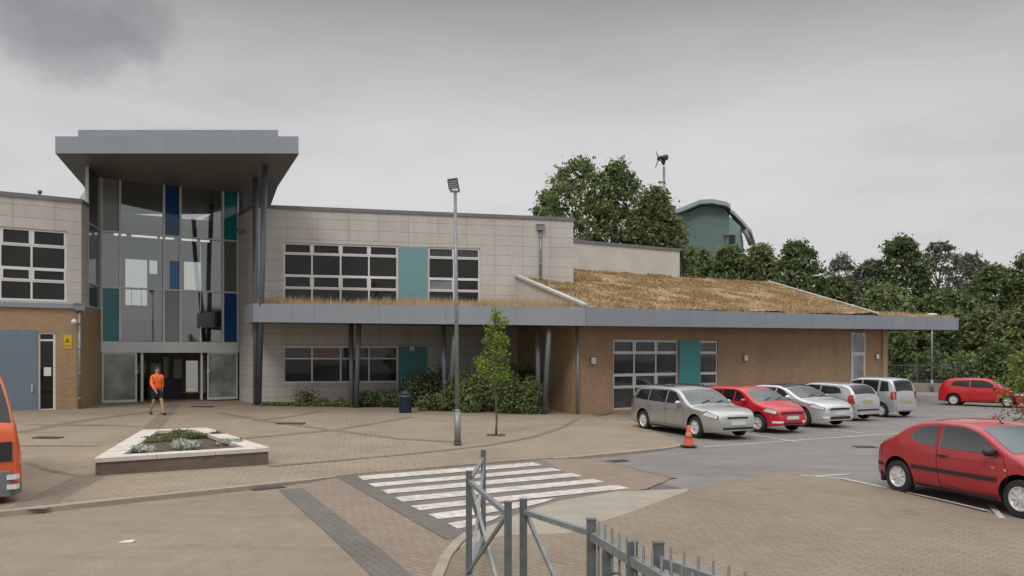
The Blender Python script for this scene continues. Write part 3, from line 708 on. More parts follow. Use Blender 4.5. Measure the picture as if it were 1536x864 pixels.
b = MB(); vx = MW.pt(MW.s_px(776), 0)
SW = Wall((vx.x, vx.y), (2.5, 32.2)); SW.surface(b, 0, SW.len, -.3, 3.95); b.build('side_wall', M['brick'], hall)
b = MB(); HW.slab(b, HW.len - .35, HW.len + .12, -.6, 3.9, -.3, .10); b.build('corner_pier', M['brick'], hall)
window(hall, HW, hx[0], hx[3], *hz, hx[1:3], hr, inset=.05, glass='glass_low', open_rows=(1, 3), mat='alu')
window(hall, HW, hx[4], hx[5], *hz, [], hr, inset=.05, glass='glass_low', open_rows=(1, 3), mat='alu')
b = MB(); HW.slab(b, hx[3] + .02, hx[4] - .02, hz[0], hz[1], .004, .05); b.build('infill_panel', M['teal'], hall)
b = MB(); HW.slab(b, ddx[0], ddx[1], -.25, HW.z_px(1286, 499), .004, .04); dr = b.build('door', M['alu'], hall)
q = MB(); HW.slab(q, ddx[0] + .18, ddx[1] - .18, .2, HW.z_px(1286, 533), .04, .05); HW.slab(q, ddx[0] + .1, ddx[1] - .1, HW.z_px(1286, 528), HW.z_px(1286, 503), .04, .05); q.build('pane', M['door_glass'], dr)
for x, y in ((888, 541), (1116.5, 537), (1314, 535)): wall_light(hall, HW, HW.s_px(x), HW.z_px(x, y))
b = MB(); c = HW.pt(HW.s_px(1287), 3.55, .25); b.sphere(c, .11); b.build('security_camera', M['white'], hall)
b = MB(); b.tube(HW.pt(.10, -.02, .10), HW.pt(.10, 3.7, .10), .055); b.build('downpipe', M['galv'], hall)
# canopy: soffit, fascia boards
def fasc(b, P, Q, zp, zq, th=.14, ext0=0, ext1=0):
    d = (Q - P); d.z = 0; d.normalize(); n = Vector((-d.y, d.x, 0)) * th
    b.hexa([(P.x, P.y, zp[0]), (Q.x, Q.y, zq[0]), (Q.x + n.x, Q.y + n.y, zq[0]), (P.x + n.x, P.y + n.y, zp[0])],
           [(P.x, P.y, zp[1]), (Q.x, Q.y, zq[1]), (Q.x + n.x, Q.y + n.y, zq[1]), (P.x + n.x, P.y + n.y, zp[1])])
b = MB(); fasc(b, A, B_ - Vector((.03, -.006, 0)), zA, zB); fasc(b, B_, C_, zB, zC)
Bk = Vector((-12.2, 36.3, 0)); fasc(b, Bk, A - Vector((.01, -.01, 0)), zA, zA)
D_ = C_ + NB * 8 + U * -1.4; fasc(b, C_ + Vector((-.01, .01, 0)), D_, zC, zC)
b.build('fascia', M['fascia'], hall)
# joint lines between the fascia boards
def joints(P, Q, zp, zq, n):
    d = (Q - P).normalized(); nn = Vector((d.y, -d.x, 0)) * .004
    for i in range(1, n):
        b = MB(); t = i / n; p = P.lerp(Q, t); z0 = zp[0] + (zq[0] - zp[0]) * t; z1 = zp[1] + (zq[1] - zp[1]) * t
        b.hexa([(p - d * .008 + nn) + Vector((0, 0, z0)), (p + d * .008 + nn) + Vector((0, 0, z0)), (p + d * .008 - nn) + Vector((0, 0, z0)), (p - d * .008 - nn) + Vector((0, 0, z0))],
               [(p - d * .008 + nn) + Vector((0, 0, z1)), (p + d * .008 + nn) + Vector((0, 0, z1)), (p + d * .008 - nn) + Vector((0, 0, z1)), (p - d * .008 - nn) + Vector((0, 0, z1))])
        b.build('fascia_joint', M['cap'], hall)
joints(A, B_, zA, zB, 5); joints(B_, C_, zB, zC, 8)
vM0 = MW.pt(0, 0); 
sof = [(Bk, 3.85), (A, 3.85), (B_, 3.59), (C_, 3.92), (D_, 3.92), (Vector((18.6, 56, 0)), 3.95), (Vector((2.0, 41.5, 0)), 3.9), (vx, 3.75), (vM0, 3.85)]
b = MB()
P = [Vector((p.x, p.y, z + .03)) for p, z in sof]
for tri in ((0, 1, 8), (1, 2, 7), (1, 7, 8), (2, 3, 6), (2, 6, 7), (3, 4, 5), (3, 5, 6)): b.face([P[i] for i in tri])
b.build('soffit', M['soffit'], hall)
cols = [((531, 611.5), 526.5, 538.5), ((672, 616.5), 664.5, 683), ((812, 621), 806.5, 825)]
for (bx, by), xa, xb in cols:
    base = ground(bx, by, PL)
    for k, tx in ((0, xa), (1, xb)):
        Yt = base.y + (-.5 if k else .5); t = at(tx, 500, Yt); t.z = 3.85
        b = MB(); b.tube(base + Vector((-.10 if k == 0 else .10, .06 if k == 0 else -.06, -.1)), t, .105, .105, 14)
        b.build('column', M['steel_blue'], hall)
# turf: strip over the canopy, and the big slope
def rz(p): q = Vector((p[0], p[1], 0)) - B_; return 4.27 + .232 * q.dot(NB) + .013 * q.dot(U)
Hh = B_.lerp(C_, .70); Rr = Vector((18.3, 57.1, 0)); Pp = Vector((3.65, 47.6, 0)); Vv = vx
slope = [B_ + NB * .1, Hh + NB * .1, Rr, Pp, MW.pt(MW.len, 0), Vv]
def poly_grid(b, poly, zf, step=.8, und=.05, thick=.0):
    bm = bmesh.new(); f = bm.faces.new([bm.verts.new((p.x, p.y, 0)) for p in poly])
    bmesh.ops.triangulate(bm, faces=[f])
    for _ in range(7):
        ed = [e for e in bm.edges if e.calc_length() > step]
        if not ed: break
        bmesh.ops.subdivide_edges(bm, edges=ed, cuts=1); bmesh.ops.triangulate(bm, faces=[f for f in bm.faces if len(f.verts) > 3])
    mp = {}
    for v in bm.verts:
        z = zf((v.co.x, v.co.y)) + und * (noise.noise(Vector((v.co.x * .45, v.co.y * .45, 3))) * 2 + noise.noise(Vector((v.co.x * 1.7, v.co.y * 1.7, 8))))
        mp[v] = b.bm.verts.new((v.co.x, v.co.y, z))
    for f in bm.faces:
        nf = b.bm.faces.new([mp[v] for v in f.verts]); nf.smooth = True
    bm.free(); up(b)
b = MB(); poly_grid(b, slope, rz, .8, .07); turf = b.build('turf_slope', M['straw_base'], hall, recalc=False)
strip_poly = [A + Vector((.1, .12, 0)), B_ + Vector((0, .12, 0)), Vv, MW.pt(.2, 0)]
def sz(p):
    t = (p[0] - A.x) / (B_.x - A.x); zf = zA[1] + (zB[1] - zA[1]) * t
    f = A.lerp(B_, max(0, min(1, t))); d = max(0, p[1] - f.y); return zf - .05 + .06 * d
b = MB(); poly_grid(b, strip_poly, sz, .8, .03); b.build('turf_strip', M['straw_base'], hall, recalc=False)
tri_poly = [Hh + NB * .12, C_ + NB * .12 - U * .1, D_ - U * .1, Rr]
b = MB(); poly_grid(b, tri_poly, lambda p: 4.54, 1.2, .03); b.build('turf_corner', M['straw_base'], hall, recalc=False)
# upstand on the left side of the slope and the white verge on its right
b = MB(); BL = B_ + NB * .1
b.face([(BL.x, BL.y, rz(BL) - .1), (Vv.x, Vv.y, sz(Vv) - .2), (Vv.x, Vv.y, rz(Vv) + .05), (BL.x, BL.y, rz(BL) + .05)], [(0, 0), (8, 0), (8, 2), (0, .1)])
b.build('upstand', M['render'], hall)
b = MB(); b.bar(Vector((BL.x, BL.y, rz(BL) + .09)), Vector((Vv.x, Vv.y, rz(Vv) + .09)), .24, .10); b.build('verge_trim', M['alu'], hall)
b = MB(); b.bar(Vector((Hh.x, Hh.y, rz(Hh) + .06)), Vector((Rr.x, Rr.y, rz(Rr) + .10)), .13, .09); b.build('verge_trim', M['alu'], hall)
b = MB(); b.face([(Hh.x, Hh.y, 4.4), (Rr.x, Rr.y, 4.4), (Rr.x, Rr.y, rz(Rr)), (Hh.x, Hh.y, rz(Hh))]); b.build('verge_wall', M['cap'], hall)
# second storey behind the slope
PW = Wall((2.4, 47.0), (10.9, 52.0)); 
up_b = thing('upper_storey', 'plain pale rendered upper storey standing behind the dry grass roof', 'building', tuple(PW.pt(0, 4)))
b = MB(); ztp = PW.z_px(1020, 377); PW.surface(b, -1, PW.len, 4, ztp)
pe = PW.pt(PW.len, 0) + NB * 6; Q1 = PW.pt(PW.len, 0)
b.face([(Q1.x, Q1.y, 4), (pe.x, pe.y, 4), (pe.x, pe.y, ztp), (Q1.x, Q1.y, ztp)], [(0, 4), (6, 4), (6, ztp), (0, ztp)])
b.build('wall', M['render'], up_b)
b = MB(); PW.slab(b, -1, PW.len + .06, ztp, ztp + .16, -.4, .07); b.build('parapet_capping', M['cap'], up_b)
b = MB(); a0 = PW.pt(-1, ztp - .1); a1 = PW.pt(PW.len, ztp - .1); b.face([a0, a1, a1 + NB * 6, a0 + NB * 6]); b.build('roof', M['cap'], up_b)

# grass blades, far too many to count
def blades(poly, zf, n, h0, h1, w, b, dens=None, lean=.5):
    xs_ = [p.x for p in poly]; ys_ = [p.y for p in poly]; k = 0; tries = 0
    P2 = [(p.x, p.y) for p in poly]
    def inside(x, y):
        c = False; j = len(P2) - 1
        for i in range(len(P2)):
            if (P2[i][1] > y) != (P2[j][1] > y) and x < (P2[j][0] - P2[i][0]) * (y - P2[i][1]) / (P2[j][1] - P2[i][1]) + P2[i][0]: c = not c
            j = i
        return c
    while k < n and tries < n * 12:
        tries += 1
        x = random.uniform(min(xs_), max(xs_)); y = random.uniform(min(ys_), max(ys_))
        if not inside(x, y): continue
        d = noise.noise(Vector((x * .8, y * .8, 1.7))) + .5 * noise.noise(Vector((x * 2.5, y * 2.5, 5)))
        if random.random() > .58 + .75 * d: continue
        k += 1; z = zf((x, y)) - .03
        h = random.uniform(h0, h1) * (1 + .5 * d); a = random.uniform(0, 6.283); t = random.uniform(0, lean)
        ux, uy = math.cos(a) * w, math.sin(a) * w
        tx, ty = x + math.cos(a + 1.2) * h * t, y + math.sin(a + 1.2) * h * t
        b.face([(x - ux, y - uy, z), (x + ux, y + uy, z), (tx, ty, z + h)])
b = MB(); blades(slope, rz, 30000, .05, .17, .05, b, lean=1.6)
props(b.build('dry_grass', M['straw'], recalc=False), 'dry straw-coloured grass covering the sloping roof of the brick hall', 'grass', kind='stuff')
b = MB(); blades(strip_poly, sz, 7000, .10, .46, .014, b)
fr = [A + Vector((.2, .15, 0)), B_ + Vector((0, .15, 0)), B_ + Vector((-.1, .9, 0)), A + Vector((.2, .9, 0))]
blades(fr, sz, 2600, .08, .30, .013, b)
props(b.build('dry_grass', M['straw_tall'], recalc=False), 'taller wispy dry grass along the narrow canopy in front of the upper windows', 'grass', kind='stuff')
b = MB(); blades([B_ + NB * .15, C_ + NB * .15 - U * .1, C_ + NB * .8 - U * .2, B_ + NB * .8], lambda p: min(rz(p), 4.57 + .0 * p[0]) if (Vector((p[0], p[1], 0)) - B_).dot(U) > 20 else rz(p), 9000, .10, .30, .02, b)
blades(tri_poly, lambda p: 4.54, 2500, .15, .4, .03, b)
props(b.build('dry_grass', M['straw_tall'], recalc=False), 'fringe of dry grass along the top edge of the long grey fascia above the cars', 'grass', kind='stuff')

# ================================================================ FAR BUILDING, TURBINE
gY = 100.0
gb = thing('green_building', 'tall green clad building with a curved roof beyond the trees', 'building', (26, gY, 0))
def gp(x, y, dY=0): return at(x, y, gY + dY)
b = MB()
outl = [(985, 420), (985, 327), (1010, 324), (1035, 317), (1050, 310), (1068, 308), (1088, 313), (1093, 322), (1093, 420)]
fr_ = [gp(x, y) for x, y in outl]; fr_[0].z = fr_[-1].z = -2
bk_ = [p + Vector((5, 18, 0)) for p in fr_]
b.face(fr_[::-1]); b.face(bk_)
for i in range(len(fr_)):
    j = (i + 1) % len(fr_); b.face([fr_[i], fr_[j], bk_[j], bk_[i]])
b.build('wall', M['green_clad'], gb)
b = MB(); p0 = gp(1093.3, 324, .4); p1 = gp(1111, 340, 2.5); 
b.face([(p0.x, p0.y, -2), (p1.x, p1.y, -2), tuple(p1), tuple(p0)]); p2 = p1 + Vector((5, 16, 0)); b.face([(p1.x, p1.y, -2), (p2.x, p2.y, -2), tuple(p2), tuple(p1)]); b.build('stair_wall', M['green_pale'], gb)
b = MB()
rl_ = [(1002, 322.5), (1020, 318), (1036, 311.5), (1050, 305.5), (1068, 304.5), (1090, 308.5), (1096, 313)]
def roofband(pts, th, dy0, dy1):
    P0 = [gp(x, y, dy0) for x, y in pts]
    for a, c in zip(P0, P0[1:]):
        q = Vector((5, dy1 - dy0, 0)); t = Vector((0, 0, th)); b.hexa([a, c, c + q, a + q], [a + t, c + t, c + q + t, a + q + t])
roofband(rl_, .5, -1.2, 19); b.build('roof', M['green_roof'], gb)
b = MB(); roofband([(1092, 315), (1103, 324), (1114, 335.5), (1122, 345), (1127, 350)], .45, 2.7, 17); b.build('canopy_roof', M['green_roof'], gb)
b = MB(); b.tube(gp(1117, 345, 2), gp(1127, 368, 2), .3); b.build('strut', M['cap'], gb)
b = MB(); b.hexa([gp(1088, 366, -.05), gp(1103, 366, 1.0), gp(1103, 366, 1.4), gp(1088, 366, .4)], [gp(1088, 352, -.05), gp(1103, 352, 1.0), gp(1103, 352, 1.4), gp(1088, 352, .4)]); b.build('window', M['glass'], gb)
b = MB(); b.hexa([gp(1086, 353, -.5), gp(1105, 353, .6), gp(1105, 353, 1), gp(1086, 353, 0)], [gp(1086, 351.6, -.5), gp(1105, 351.6, .6), gp(1105, 351.6, 1), gp(1086, 351.6, 0)]); b.build('window_hood', M['cap'], gb)
tb = at(996, 530, 80); tb.z = 0
wt_ = thing('wind_turbine', 'small dark wind turbine on a thin mast above the trees', 'wind turbine', tuple(tb))
top = at(996, 250, 80); b = MB(); b.tube(tb, top, .20, .13); b.build('mast', M['galv'], wt_)
b = MB(); hub = at(988.2, 238, 79.7); tl = at(999, 236, 80.5)
b.tube(hub + Vector((.1, 0, 0)), tl, .24, .30); b.hexa([at(989, 240, 79.9), at(1000, 240, 80.4), at(1000, 240, 80.6), at(989, 240, 80.1)], [at(989, 234, 79.9), at(1000.5, 233.5, 80.4), at(1000.5, 233.5, 80.6), at(989, 234, 80.1)])
b.hexa([at(994, 248, 80), at(997, 248, 80), at(997, 248, 80.2), at(994, 248, 80.2)], [at(990, 239, 80), at(999, 239, 80), at(999, 239, 80.2), at(990, 239, 80.2)]); b.build('nacelle', M['black'], wt_)
for (x, y) in ((984, 226), (983, 252), (994, 242)):
    b = MB(); b.tube(hub, at(x, y, 79.4), .09, .03, 6); b.build('blade', M['cap'], wt_)
b = MB(); b.sphere(hub, .2); b.build('hub', M['black'], wt_)

# ================================================================ TREES AND PLANTS
def rand_unit():
    while True:
        v = Vector((random.uniform(-1, 1), random.uniform(-1, 1), random.uniform(-1, 1)))
        if .05 < v.length < 1: return v.normalized()
def leaf_quad(bm, c, s, asp=.55, droop=0):
    n = rand_unit(); n.z = abs(n.z) * .6 + .25; n.normalize()
    a = n.orthogonal().normalized(); a = (Matrix.Rotation(random.uniform(0, 6.28), 3, n) @ a) * s; b_ = n.cross(a).normalized() * s * asp
    c = Vector(c)
    bm.faces.new([bm.verts.new(c - a), bm.verts.new(c + b_), bm.verts.new(c + a), bm.verts.new(c - b_)])
def crown_mesh(name, seed, shape, clumps, leaves, size, mat, spread=.30, hollow=.45):
    """clumps of leaf-sized faces through a crown volume; shape(t) gives the relative radius at height t"""
    rnd = random.Random(seed); st = random.getstate(); random.seed(seed)
    bm = bmesh.new(); centres = []
    for i in range(clumps):
        t = rnd.random() ** .85; rr = shape(t); a = rnd.uniform(0, 6.283); r = rr * (hollow + (1 - hollow) * rnd.random() ** .5)
        lob = 1 + .28 * noise.noise(Vector((math.cos(a) * 1.4, math.sin(a) * 1.4, t * 3 + seed)))
        centres.append((Vector((math.cos(a) * r * lob, math.sin(a) * r * lob, t)), spread * rnd.uniform(.55, 1.15)))
    for c, sp_ in centres:
        for k in range(leaves):
            v = rand_unit() * sp_ * random.random() ** .6
            leaf_quad(bm, (c.x + v.x, c.y + v.y, c.z + v.z * CR_ASP[0]), size * random.uniform(.6, 1.3))
    me = bpy.data.meshes.new(name); bm.to_mesh(me); bm.free(); me.materials.append(mat)
    random.setstate(st); return me, centres
CR_ASP = [1.0]
def tree(name, label, base, h, r, z0, mat, seed, clumps=120, leaves=60, size=.16, spread=.8, group=None, shape=None, cat='tree', trunk_r=.16, hollow=.4):
    """crown from z0 to h above the base, radius r"""
    shape = shape or (lambda t: math.sin(math.pi * (.12 + .84 * t)) ** .6)
    t_ = thing(name, label, cat, tuple(base), 0, group)
    rnd = random.Random(seed); st = random.getstate(); random.seed(seed)
    H = h - z0; bm = bmesh.new(); cs = []
    for i in range(clumps):
        t = rnd.random() ** .9; a = rnd.uniform(0, 6.283)
        lob = 1 + .55 * noise.noise(Vector((math.cos(a) * 1.3, math.sin(a) * 1.3, t * 2.6 + seed * 1.37)))
        rr = r * shape(t) * lob * (hollow + (1 - hollow) * rnd.random() ** .5)
        cs.append(Vector((math.cos(a) * rr, math.sin(a) * rr, z0 + t * H)))
        sp_ = spread * rnd.uniform(.5, 1.2) * (1 - .35 * t)
        for k in range(leaves):
            v = rand_unit() * sp_ * min(1.7, abs(random.gauss(0, .62)))
            leaf_quad(bm, cs[-1] + Vector((v.x, v.y, v.z * .75)), size * random.uniform(.45, 1.5))
    me = bpy.data.meshes.new('crown'); bm.to_mesh(me); bm.free(); me.materials.append(mat); link('crown', me, t_)
    b = MB(); top = z0 + H * .75; segs = 6; pts = [Vector((rnd.uniform(-.1, .1) * i * .4, rnd.uniform(-.1, .1) * i * .4, -.1 + (top + .1) * i / segs)) for i in range(segs + 1)]
    for i in range(segs): b.tube(pts[i], pts[i + 1], trunk_r * (1 - .8 * i / segs), trunk_r * (1 - .8 * (i + 1) / segs), 8, caps=(i == 0))
    for c in rnd.sample(cs, min(22, len(cs))):
        zq = min(top, max(z0 * .8, c.z - rnd.uniform(.3, .5) * H * .5)); k = min(segs - 1, int(zq / top * segs)); q = pts[k].lerp(pts[k + 1], .5); q.z = zq
        m = q.lerp(c, .5) + Vector((0, 0, .12 * (c - q).length)); b.tube(q, m, trunk_r * .34, trunk_r * .22, 6, caps=False); b.tube(m, c, trunk_r * .22, trunk_r * .05, 6, caps=False)
    b.build('trunk', M['bark'], t_, local=True)
    random.setstate(st); return t_
def gbase(px, Y): 
    x = (px - CX) / F * Y; return Vector((x, Y, g(x)))
def htop(py, Y, base): return CAMZ - (py - HY) / F * Y - base.z
poplar = lambda t: (.75 + .3 * t) if t < .4 else .87 * (1 - ((t - .4) / .6) ** 2.4) ** .6 + .08
# behind the flat roofs
for (px, py, Y, rpx, mat, lab, sd) in (
    (868, 244, 62, 68, 'leaf_mid', 'tallest broad green tree rising behind the right end of the tiled block', 11),
    (926, 247, 64, 52, 'leaf_mid', 'narrow tall green tree between the broad tree and the wispy one behind the roof', 12),
    (984, 284, 60, 48, 'leaf_olive', 'lower wispy olive tree just left of the wind turbine mast', 13),
    (822, 290, 66, 32, 'leaf_dark', 'small dark tree peeking over the parapet left of the tall trees', 14)):
    bs = gbase(px, Y); tree('tree', lab, bs, htop(py, Y, bs), rpx / F * Y, 3.0, M[mat], sd, clumps=520, leaves=40, size=.14, spread=1.1, shape=poplar, group='trees behind the school roofs', trunk_r=.22, hollow=.25)
far = [(1046, 374, 84, 38, 'leaf_mid', 'round green tree in front of the foot of the green building'),
       (1096, 372, 80, 34, 'leaf_mid', 'leafy green tree under the struts of the green building'),
       (1140, 370, 78, 34, 'leaf_olive', 'olive green tree right of the green building, above the roof ridge'),
       (1192, 364, 72, 42, 'leaf_dark', 'broad dark tree rising over the white verge of the grass roof'),
       (1262, 385, 92, 30, 'leaf_grey', 'thin pale grey-green tree with sky showing through its crown'),
       (1306, 392, 84, 34, 'leaf_grey', 'grey-green tree left of the tallest dark tree on the right'),
       (1352, 358, 76, 40, 'leaf_dark', 'tallest dark tree of the right-hand tree line'),
       (1408, 366, 86, 44, 'leaf_grey', 'airy grey-green tree right of the tallest dark tree'),
       (1452, 384, 90, 36, 'leaf_grey', 'grey-green tree behind the fascia end with a ragged top'),
       (1492, 402, 72, 42, 'leaf_dark', 'dark green tree above the distant red car'),
       (1552, 384, 66, 46, 'leaf_mid', 'green tree cut off by the right edge, upper of the two there'),
       (1330, 430, 70, 40, 'leaf_mid', 'mid green rounded tree directly above the tip of the grass roof'),
       (1420, 440, 68, 46, 'leaf_dark', 'dark leafy tree directly behind the street lamp head'),
       (1250, 418, 76, 34, 'leaf_olive', 'low olive tree showing just over the sloping verge')]
for i, (px, py, Y, rpx, mat, lab) in enumerate(far):
    bs = gbase(px, Y); tree('tree', lab, bs, htop(py, Y, bs), rpx / F * Y, 2.0, M[mat], 30 + i, clumps=(230 if 'thin' in lab or 'airy' in lab or mat == 'leaf_grey' else 420), leaves=40, size=.17, spread=.95, group='trees beyond the car park', trunk_r=.2, hollow=.3)
bsh = [(1348, 500, 66, 26, 'leaf_dark', 'dark bush left of the street lamp beyond the car park'), (1385, 478, 67, 30, 'leaf_mid', 'green bush hanging over the far fence by the street lamp'),
       (1432, 470, 64, 36, 'leaf_dark', 'tall dark bush behind the rear of the distant red car'), (1478, 462, 62, 36, 'leaf_olive', 'olive bush above the roof of the distant red car'),
       (1524, 470, 58, 40, 'leaf_olive', 'yellowish bush right of the distant red car'), (1580, 450, 60, 44, 'leaf_dark', 'dark bush cut off by the right edge of the picture'), (1500, 520, 56, 30, 'leaf_dark', 'low dark bush straight behind the distant red car'),
       (1400, 530, 63, 26, 'leaf_dark', 'low bush behind the fence next to the lamp foot'), (1450, 535, 60, 30, 'leaf_mid', 'low green bush just left of the distant red car')]
for i, (px, py, Y, rpx, mat, lab) in enumerate(bsh):
    bs = gbase(px, Y); tree('bush', lab, bs, htop(py, Y, bs), rpx / F * Y, .1, M[mat], 60 + i, clumps=330, leaves=40, size=.15, spread=.75, group='bushes beyond the car park', cat='bush', trunk_r=.08, shape=lambda t: (1 - t ** 2.4) ** .5 * .95 + .05, hollow=.35)
# far fence, low wall and street lamp
wl = Wall((gbase(1318, 62).x, 62), (gbase(1640, 54).x, 54))
lw = thing('low_wall', 'low grey retaining wall at the back of the car park under the bushes', 'wall', tuple(wl.pt(0, g(29))))
b = MB(); wl.slab(b, 0, wl.len, -.6, .28, -.25, 0); b.build('wall', M['kerb'], lw)
fe = thing('metal_fence', 'thin grey metal fence on the low wall under the bushes', 'fence', tuple(wl.pt(0, .28)))
b = MB(); wl.slab(b, 0, wl.len, .42, .47, -.16, -.12); wl.slab(b, 0, wl.len, 1.55, 1.6, -.16, -.12)
b.build('rail', M['galv_dark'], fe)
b = MB(); n = int(wl.len / .16)
for k in range(n): wl.slab(b, k * .16 + .04, k * .16 + .06, .28, 1.8, -.15, -.13)
b.build('palings', M['galv_dark'], fe)
for k in range(int(wl.len / 2.6) + 1):
    b = MB(); wl.slab(b, k * 2.6, k * 2.6 + .08, .28, 1.85, -.19, -.11); b.build('post', M['galv_dark'], fe)
lp = ground(1398, 588, 0)
sl_ = thing('street_lamp', 'slim pale street lamp behind the far corner of the grass roof', 'street lamp', tuple(lp))
b = MB(); b.tube(lp, lp + Vector((0, 0, 5.6)), .075, .05); b.tube(lp, lp + Vector((0, 0, .9)), .12); b.build('post', M['galv'], sl_)
b = MB(); zt_ = lp + Vector((0, 0, 5.6)); b.tube(zt_ + Vector((-.35, 0, .08)), zt_ + Vector((.35, 0, .12)), .14, .09); b.build('lamp_head', M['white'], sl_)

# planting along the tiled block
def bush(name, label, c, rx, ry, h, n, size, mat, seed, group=None, stems=8):
    """c: base point; dense leafy mound of n leaves"""
    st = random.getstate(); random.seed(seed)
    t_ = thing(name, label, 'bush' if name != 'low_plant' else 'plant', tuple(c), 0, group); bm = bmesh.new()
    lobes = [(random.uniform(-.7, .7) * rx, random.uniform(-.7, .7) * ry, random.uniform(.45, .8) * h, random.uniform(.35, .6)) for _ in range(int(7 + rx * 4))]
    for k in range(n):
        lx, ly, lz, lr = random.choice(lobes); v = rand_unit() * random.random() ** .35
        p = Vector((lx + v.x * rx * lr, ly + v.y * ry * lr, lz * .6 + v.z * h * lr * .8))
        p.z = abs(p.z) * (.85 + .3 * random.random())
        if p.z > h * 1.1: p.z *= .8
        leaf_quad(bm, p, size * random.uniform(.6, 1.35))
    me = bpy.data.meshes.new('foliage'); bm.to_mesh(me); bm.free(); me.materials.append(M[mat]); link('foliage', me, t_)
    b = MB()
    for k in range(stems):
        lx, ly, lz, lr = random.choice(lobes); b.tube((0, 0, -.05), (lx, ly, lz), .02, .008, 6, caps=False)
    b.build('stems', M['bark'], t_, local=True); random.setstate(st); return t_
def pg(px, py): return ground(px, py, PL)
for k, (px, py, dY, rx, ry, h, n, sz_, mat, lab) in enumerate((
    (455, 609, .2, .62, .4, .98, 700, .055, 'leaf_olive', 'spiky dark plant before the lower windows of the tiled block, leftmost of the bed'),
    (482, 609.5, .2, .35, .3, .50, 350, .05, 'leaf_mid', 'small plant between the spiky plant and the first V column'),
    (508, 610, .2, .40, .3, .46, 400, .05, 'leaf_mid', 'small green plant at the foot of the first V column'),
    (566, 611.5, .5, 1.10, .6, .92, 2900, .06, 'leaf_dark', 'low dark clipped shrub between the first V column and the blue bin'),
    (645, 614, 1.2, 1.15, .8, 2.0, 3900, .07, 'leaf_dark', 'dark tall bush right of the blue bin below the teal door'),
    (650, 617, .3, .70, .5, .95, 1500, .06, 'leaf_olive', 'yellow-green bush in front of the tall dark bush by the bin'),
    (706, 619, .6, 1.15, .8, 1.95, 4600, .075, 'leaf_mid', 'broad leafy green bush behind the lamp post'),
    (775, 621, .5, 1.15, .8, 1.95, 4400, .07, 'leaf_dark', 'dark bush between the young tree and the right-hand V columns'),
    (740, 617, 1.5, 1.4, .7, 2.2, 3800, .07, 'leaf_dark', 'dark bush standing behind the young tree'),
    (790, 615, 1.6, .8, .5, 2.4, 2600, .07, 'leaf_olive', 'tall bush against the brick at the end of the tiled block'))):
    c = pg(px, py); c.y += dY; c.x *= 1 + dY / c.y; bush('bush' if h > .6 else 'low_plant', lab, c, rx, ry, h, n, sz_, mat, 90 + k, 'plants along the tiled block')
# a strip of low ground cover
b = MB()
for k in range(2600):
    t = random.random(); px = 388 + t * 160; c = pg(px, 609 + 1.6 * t + random.uniform(-1.2, .3)); leaf_quad(b.bm, (c.x, c.y, c.z + random.uniform(.01, .16)), .05)
props(b.build('ground_cover', M['leaf_mid'], recalc=False), 'low green ground cover at the foot of the tiled block', 'ground cover', kind='stuff')
# climbing plant stems arching by the columns
c = pg(655, 614); c.y += 1.4; t_ = thing('climbing_plant', 'thin arching climber rising above the bushes by the middle V column', 'plant', tuple(c)); b = MB(); bm = bmesh.new()
for k in range(5):
    p = Vector((random.uniform(-.2, .3), 0, .6)); x0 = random.uniform(-.15, .25)
    pts = [p + Vector((x0 * i - (.12 * max(0, i - 5) if k % 2 else -.08 * max(0, i - 5)), 0, .34 * i - .035 * i * i * (.8 + .1 * k))) for i in range(8)]
    pts = [Vector((0, 0, 0))] + pts
    for a, d in zip(pts, pts[1:]): b.tube(a, d, .014, .012, 5, caps=False)
    for q in pts[1:]:
        for _ in range(9): leaf_quad(bm, q + rand_unit() * .14, .06)
b.build('stems', M['bark'], t_, local=True); me = bpy.data.meshes.new('leaves'); bm.to_mesh(me); bm.free(); me.materials.append(M['leaf_mid']); link('leaves', me, t_)

# young tree and floodlight mast in the forecourt
yb = pg(744, 653)
yt = thing('young_tree', 'slender young tree with bright green leaves in the forecourt by the lamp post', 'tree', tuple(yb))
random.seed(21); bm = bmesh.new(); b = MB(); zs = 0.0
spine = [Vector((.02 * math.sin(i * 1.3), 0, i * .42)) for i in range(10)]
for i in range(9): b.tube(spine[i], spine[i + 1], .035 * (1 - i * .09), .035 * (1 - (i + 1) * .09), 8, caps=(i == 0))
HT = CAMZ - (462 - HY) / F * yb.y - yb.z
blobs = [(0, HT - .18, .22), (.22, HT - .42, .22), (-.18, HT - .62, .22), (.08, HT - .85, .26), (-.30, HT - .95, .17), (.26, HT - 1.0, .2), (-.1, HT - 1.25, .3), (.2, HT - 1.35, .22),
         (-.45, HT - 1.55, .24), (.05, HT - 1.6, .36), (-.25, HT - 1.8, .33), (.2, HT - 1.95, .32), (-.05, HT - 2.1, .3), (.0, HT - .35, .2), (-.38, HT - 1.75, .2), (.02, HT - 1.05, .26)]
for x, z, r in blobs:
    y = random.uniform(-.3, .3) * r * 2
    b.tube((0, 0, max(.9, z - .35)), (x, y, z), .012, .005, 5, caps=False)
    for k in range(int(105 * r / .25)):
        v = rand_unit() * r * random.random() ** .5; leaf_quad(bm, Vector((x + v.x, y + v.y * 1.2, z + v.z)), random.uniform(.03, .065))
b.build('trunk', M['bark'], yt, local=True)
me = bpy.data.meshes.new('crown'); bm.to_mesh(me); bm.free(); me.materials.append(M['leaf_bright']); link('crown', me, yt)
b = MB(); b.prism([(-.27, -.25), (.27, -.25), (.27, .25), (-.27, .25)], .001, .026); o = b.build('tree_pit', M['iron'], yt, local=True)

